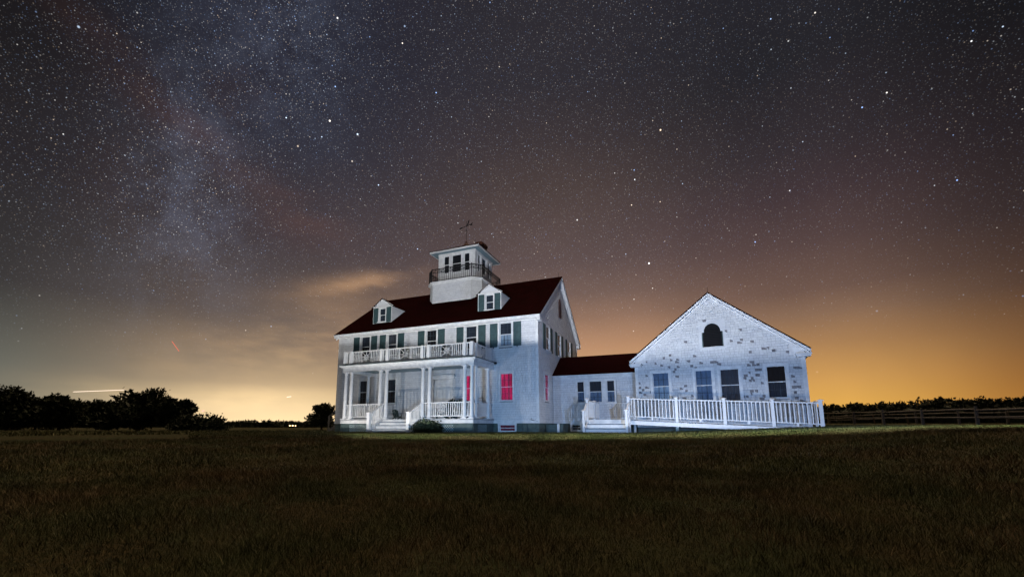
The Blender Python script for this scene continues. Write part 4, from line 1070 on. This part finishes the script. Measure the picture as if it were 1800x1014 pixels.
def tree(name, label, cat, x, y, w, h, seed, n=2600, s=(.12, .3), group=None, m=None, spiky=.25, trunk=True):
    rnd = random.Random(seed); z = ground_z(x, y)-.05
    t = thing(name, label, cat, (x, y, z), 0, group)
    blobs = []
    for _ in range(16):
        a = rnd.uniform(0, 2*pi); q = rnd.random()**.6
        hz = rnd.uniform(.18, .82); k = sqrt(max(.1, 1-((hz-.4)/.62)**2))
        blobs.append((cos(a)*q*w*.36*k, sin(a)*q*w*.36*k, hz*h, w*rnd.uniform(.13, .22)))
    blobs.append((0, 0, h*.42, w*.3))
    V, Fc = leaf_cloud(rnd, blobs, n, s[0], s[1], spiky)
    me = bpy.data.meshes.new('crown'); me.from_pydata(V, [], Fc); me.materials.append(m or M_LEAF); link('crown', me, t)
    if trunk:
        mb = MB(); mb.tube([(0, 0, -.2), (.03*w, 0, h*.3), (0, .02*w, h*.7)], [w*.035, w*.025, w*.01], 7)
        for k in range(5):
            a = k*1.3; mb.tube([(.02*w, 0, h*(.15+.08*k)), (cos(a)*w*.25, sin(a)*w*.25, h*(.4+.08*k))], [w*.015, w*.006], 5)
        mb.build('trunk', M_BARK, t)
    return t
def at(px, Y): return ((px-874.06)/769.9*Y, Y)
def hy(ytop, Y): return .324+(749.6-ytop)/770.*Y
left_trees = [(12, 40, 92, 680, 'rounded dark tree cut off by the left edge of the photo'),
              (62, 44, 60, 700, 'low dark bush between the two leftmost round trees'),
              (104, 41, 86, 691, 'dark spiky topped bush just left of the long light streak'),
              (170, 46, 60, 703, 'smaller dark rounded bush under the long light streak'),
              (243, 38, 108, 686, 'widest dark cedar like bush at left, right of the light streak'),
              (308, 37, 62, 697, 'dark pointed cedar at the right end of the bush row')]
for i, (px, Y, wpx, yt, lb) in enumerate(left_trees):
    x, y = at(px, Y); tree('dark_bush' if i != 5 else 'cedar_tree', lb, 'tree' if i in (0, 5) else 'bush', x, y, wpx/770*Y, hy(yt, Y)+.1, 40+i, n=6500, s=(.14, .42), spiky=.35)
x, y = at(370, 34); tree('scrub_bush', 'low wispy dark scrub right of the cedar row', 'bush', x, y, 84/770*34, hy(739, 34), 61, n=4200, s=(.1, .3), spiky=.6)
x, y = at(330, 32); tree('scrub_bush', 'low dark scrub at the foot of the pointed cedar', 'bush', x, y, 3.2, hy(735, 32), 62, n=2600, s=(.1, .28), spiky=.5)
x, y = at(565, 45); tree('lone_tree', 'small round dark tree standing alone just left of the house', 'tree', x, y, 52/770*45, hy(707, 45), 63, n=4200, s=(.14, .32), spiky=.2)

# evergreen by the steps
sx, sy, _ = w2(-4.75, -3.15)
tree('juniper_shrub', 'spreading dark green juniper in front of the porch, right of the steps', 'shrub', sx, sy, 2.1, .43, 70, n=6500, s=(.05, .13), m=M_LEAF2, spiky=.4, trunk=True)

def far_wood(name, pts, label, seed, n_each, s):
    rnd = random.Random(seed); V = []; Fc = []
    for (px, Y, wpx, yt) in pts:
        x, y = at(px, Y); w = wpx/770*Y; h = hy(yt, Y); g = ground_z(x, y)
        blobs = [(x+rnd.uniform(-.5, .5)*w, y+rnd.uniform(-1, 1)*w*.3, rnd.uniform(.05, .8)*h, w*rnd.uniform(.16, .3)) for _ in range(9)]
        blobs += [(x+rnd.uniform(-.3, .3)*w, y, h-w*.17, w*.18)]
        blobs = [(a, b, min(c, h-d*.8), d) for a, b, c, d in blobs]
        v, f = leaf_cloud(rnd, blobs, n_each, s[0], s[1], .12); o = len(V)
        V += v; Fc += [tuple(k+o for k in q) for q in f]
        mb = MB(); i = len(V)
        # solid dark heart of the thicket
        for k in range(8):
            a0, a1 = 2*pi*k/8, 2*pi*(k+1)/8
            V += [(x+cos(a0)*w*.5, y+sin(a0)*w*.3, g-.5), (x+cos(a1)*w*.5, y+sin(a1)*w*.3, g-.5), (x+cos(a1)*w*.42, y+sin(a1)*w*.25, h*.66), (x+cos(a0)*w*.42, y+sin(a0)*w*.25, h*.66)]
            j = len(V); Fc.append((j-4, j-3, j-2, j-1))
            V += [(x, y, h*.74)]; Fc.append((j-1, j-2, j))
    me = bpy.data.meshes.new(name); me.from_pydata(V, [], Fc); me.materials.append(M_LEAF)
    return tag(link(name, me), label, 'woodland', kind='stuff')
rr = random.Random(5); pts = []
for px in range(1425, 1870, 11):
    yt = np.interp(px, [1425, 1450, 1500, 1560, 1625, 1655, 1690, 1715, 1750, 1780, 1870], [711, 710, 708, 706, 703, 698, 695.5, 699, 700, 698, 695])
    pts.append((px, 100+rr.uniform(-8, 12), rr.uniform(36, 60), yt+rr.uniform(0, 3.5)))
far_wood('distant_woods', pts, 'long dark line of woods behind the fences at right', 3, 900, (.35, .9))
pts = []
for px in list(range(380, 1000, 11))+list(range(-160, 380, 22)):
    yt = np.interp(px, [380, 410, 440, 470, 540, 600, 1000], [742, 740, 737.5, 739, 740, 741, 742])
    pts.append((px, 170+rr.uniform(-10, 10), 26, yt+rr.uniform(-1., 1.5)))
far_wood('distant_treeline', pts, 'low distant dark tree line on the horizon left of the house', 4, 300, (.5, 1.2))

# ------------------------------------------------------------------ grass
def grass():
    rng = np.random.default_rng(3)
    def scatter(n, r0, r1, a0, a1, hmin, hmax, wmin, wmax, pw=1.0):
        r = np.sqrt(rng.uniform(r0*r0, r1*r1, n)) if pw == 1 else r0+(r1-r0)*rng.random(n)**pw
        a = np.radians(rng.uniform(a0, a1, n))
        return r*np.sin(a), r*np.cos(a), rng.uniform(hmin, hmax, n), rng.uniform(wmin, wmax, n)
    parts = [scatter(150000, 3.2, 9, -54, 56, .03, .09, .003, .0065), scatter(120000, 8, 17, -52, 56, .04, .10, .006, .012, .8),
             scatter(170000, 16.0, 24, -35, 56, .04, .10, .010, .020, 1), scatter(26000, 23, 40, -55, 56, .06, .14, .02, .05, 1)]
    X, Y, H, Wd = [np.concatenate(k) for k in zip(*parts)]
    # keep blades out of the buildings
    def loc(ox, oy, ang): 
        dx, dy = X-ox, Y-oy; c, s_ = cos(-ang), sin(-ang); return dx*c-dy*s_, dx*s_+dy*c
    hx, hy_ = loc(HC[0], HC[1], HR); ax_, ay_ = loc(AO[0], AO[1], AR)
    bad = ((hx > -13.35) & (hx < 5) & (hy_ > -.02) & (hy_ < 9.1)) | ((hx > PX0) & (hx < PX1) & (hy_ > PV) & (hy_ < 0)) | ((hx > SX0-.1) & (hx < SX1+.1) & (hy_ > PV-1.2) & (hy_ < 0)) | \
          ((ax_ > -.05) & (ax_ < AW+.05) & (ay_ > 0) & (ay_ < AD)) | ((ax_ > LX0) & (ax_ < LX1) & (ay_ > LB-.75) & (ay_ < 1)) | ((ax_ > -.1) & (ax_ < 7.3) & (ay_ > -1.4) & (ay_ < 0)) | ((hx > 0) & (hx < 5) & (hy_ > 2.5) & (hy_ < 6))
    k = ~bad; X, Y, H, Wd = X[k], Y[k], H[k], Wd[k]; n = len(X)
    # tufts: height modulated by a slow pattern
    pat = .5+.5*np.sin(X*1.9+1.3*np.sin(Y*1.1))*np.sin(Y*2.3+1.7*np.sin(X*.8))
    far = np.hypot(X, Y) > 16.5
    H = H*np.where(far, 1, .55+.9*pat)
    Z = np.array([ground_z(a, b) for a, b in zip(X, Y)])-.012
    th = rng.uniform(0, 2*pi, n); lean = rng.uniform(.1, 1.3, n)*H; la = rng.uniform(0, 2*pi, n)
    wx, wy = np.cos(th)*Wd/2, np.sin(th)*Wd/2; lx, ly = np.cos(la)*lean, np.sin(la)*lean
    co = np.zeros((n, 5, 3))
    co[:, 0] = np.stack([X-wx, Y-wy, Z], 1); co[:, 1] = np.stack([X+wx, Y+wy, Z], 1)
    co[:, 2] = np.stack([X+wx*.7+lx*.4, Y+wy*.7+ly*.4, Z+H*.6], 1); co[:, 3] = np.stack([X-wx*.7+lx*.4, Y-wy*.7+ly*.4, Z+H*.6], 1)
    co[:, 4] = np.stack([X+lx, Y+ly, Z+H], 1)
    me = bpy.data.meshes.new('grass'); me.vertices.add(n*5); me.vertices.foreach_set('co', co.reshape(-1))
    idx = np.arange(n)[:, None]*5
    loops = np.concatenate([idx+np.array([0, 1, 2, 3]), idx+np.array([3, 2, 4])], 1).reshape(-1)
    me.loops.add(len(loops)); me.loops.foreach_set('vertex_index', loops.astype(np.int32))
    starts = (np.arange(n)[:, None]*7+np.array([0, 4])).reshape(-1)
    me.polygons.add(n*2); me.polygons.foreach_set('loop_start', starts.astype(np.int32))
    me.update(calc_edges=True); me.validate()
    m = bpy.data.materials.new('grass_blade'); m.use_nodes = True; N = NT(m.node_tree); b = m.node_tree.nodes['Principled BSDF']
    tc = N.new('ShaderNodeTexCoord').outputs['Object']; isl = N.new('ShaderNodeNewGeometry').outputs['Random Per Island']
    a = N.noise(tc, .45, 6, .7)
    green = N.ramp(isl, [(0, (.040, .050, .018, 1)), (.6, (.078, .094, .034, 1)), (1, (.13, .125, .055, 1))])
    brown = N.ramp(isl, [(0, (.05, .036, .018, 1)), (.6, (.088, .064, .034, 1)), (1, (.15, .115, .066, 1))])
    # torch-lit strip beside the buildings: its light put into greener blade colour
    ln = N.vm('LENGTH', tc)
    big = N.noise(tc, .9, 5, .65); fine = N.noise(tc, 4.5, 4, .6)
    f = N.m('MULTIPLY', N.ss(a, .40, .60), N.ss(ln, 15.5, 18.5, 1., .25))
    c = N.mix(f, green, brown); c = N.mix(1., c, N.ramp(big, [(.36, (.45, .45, .47, 1)), (.62, (1.3, 1.25, 1.2, 1))]), 'MULTIPLY'); c = N.mix(1., c, N.ramp(fine, [(.3, (.6, .6, .6, 1)), (.7, (1.25, 1.25, 1.25, 1))]), 'MULTIPLY'); N.l.new(c, b.inputs['Base Color'])
    b.inputs['Roughness'].default_value = .7; b.inputs['Specular IOR Level'].default_value = .15
    me.materials.append(m)
    tag(link('grass', me), 'short dry lawn grass in front of the station buildings', 'grass', kind='stuff')
grass()

# ------------------------------------------------------------------ lights in the distance and in the sky
M_W = emit_mat('white_aircraft_light', (1, .78, .6), 1.6); M_R = emit_mat('red_aircraft_light', (1, .22, .14), .9); M_P = emit_mat('warm_lamp_glow', (1, .62, .28), 9.)
M_RB = emit_mat('red_beacon_glow', (1, .25, .22), 3.)
def skypt(px, py, Y=600.):
    a, b = (px-874.06)/761.36, -(py-633.14)/761.36
    r = Vector((a, _c-b*_s, _s+b*_c)); r *= Y/r.y; return r+Vector((0, 0, .324))
def streak(p, q, r, m, label):
    mb = MB(); P, Q = skypt(*p), skypt(*q)
    mb.tube([P, P.lerp(Q, .03), P.lerp(Q, .97), Q], [r*.3, r, r, r*.3], 6)
    tag(mb.build('light_trail', m), label, 'light trail')
streak((128, 688.5), (221, 685), .38, M_W, 'long thin whitish light trail low over the bushes at left')
streak((302, 599.5), (315, 617.5), .40, M_R, 'short slanting red light trail above the left bushes')
streak((504, 697.8), (512, 696.6), .5, M_W, 'tiny pale light trail above the horizon left of the house')
streak((334, 724.5), (339, 723), .9, M_RB, 'faint red light beside the pointed cedar')
streak((355, 722.5), (359, 721.3), .6, M_RB, 'small pinkish light above the low scrub')
for i, (px, s_, lb) in enumerate(((509.5, .17, 'far lamp on a short post, left of the three'), (514.5, .20, 'far lamp on a short post, middle of the three'), (519.5, .16, 'far lamp on a short post, right of the three'))):
    x, y = at(px, 140); z = ground_z(x, y); t = thing('lamp_post', 'warm '+lb, 'lamp', (x, y, z), 0, 'far warm lamps by the tree line')
    mb = MB(); mb.tube([(0, 0, -.1), (0, 0, .5)], [.06, .05], 6); mb.build('pole', M_IRON, t)
    mb = MB(); mb.lathe(0, 0, [(s_*.5, .5), (s_, .5+s_*.6), (s_*1.0, .5+s_), (s_*.4, .5+s_*1.5)], 10); mb.build('lantern', M_P, t)
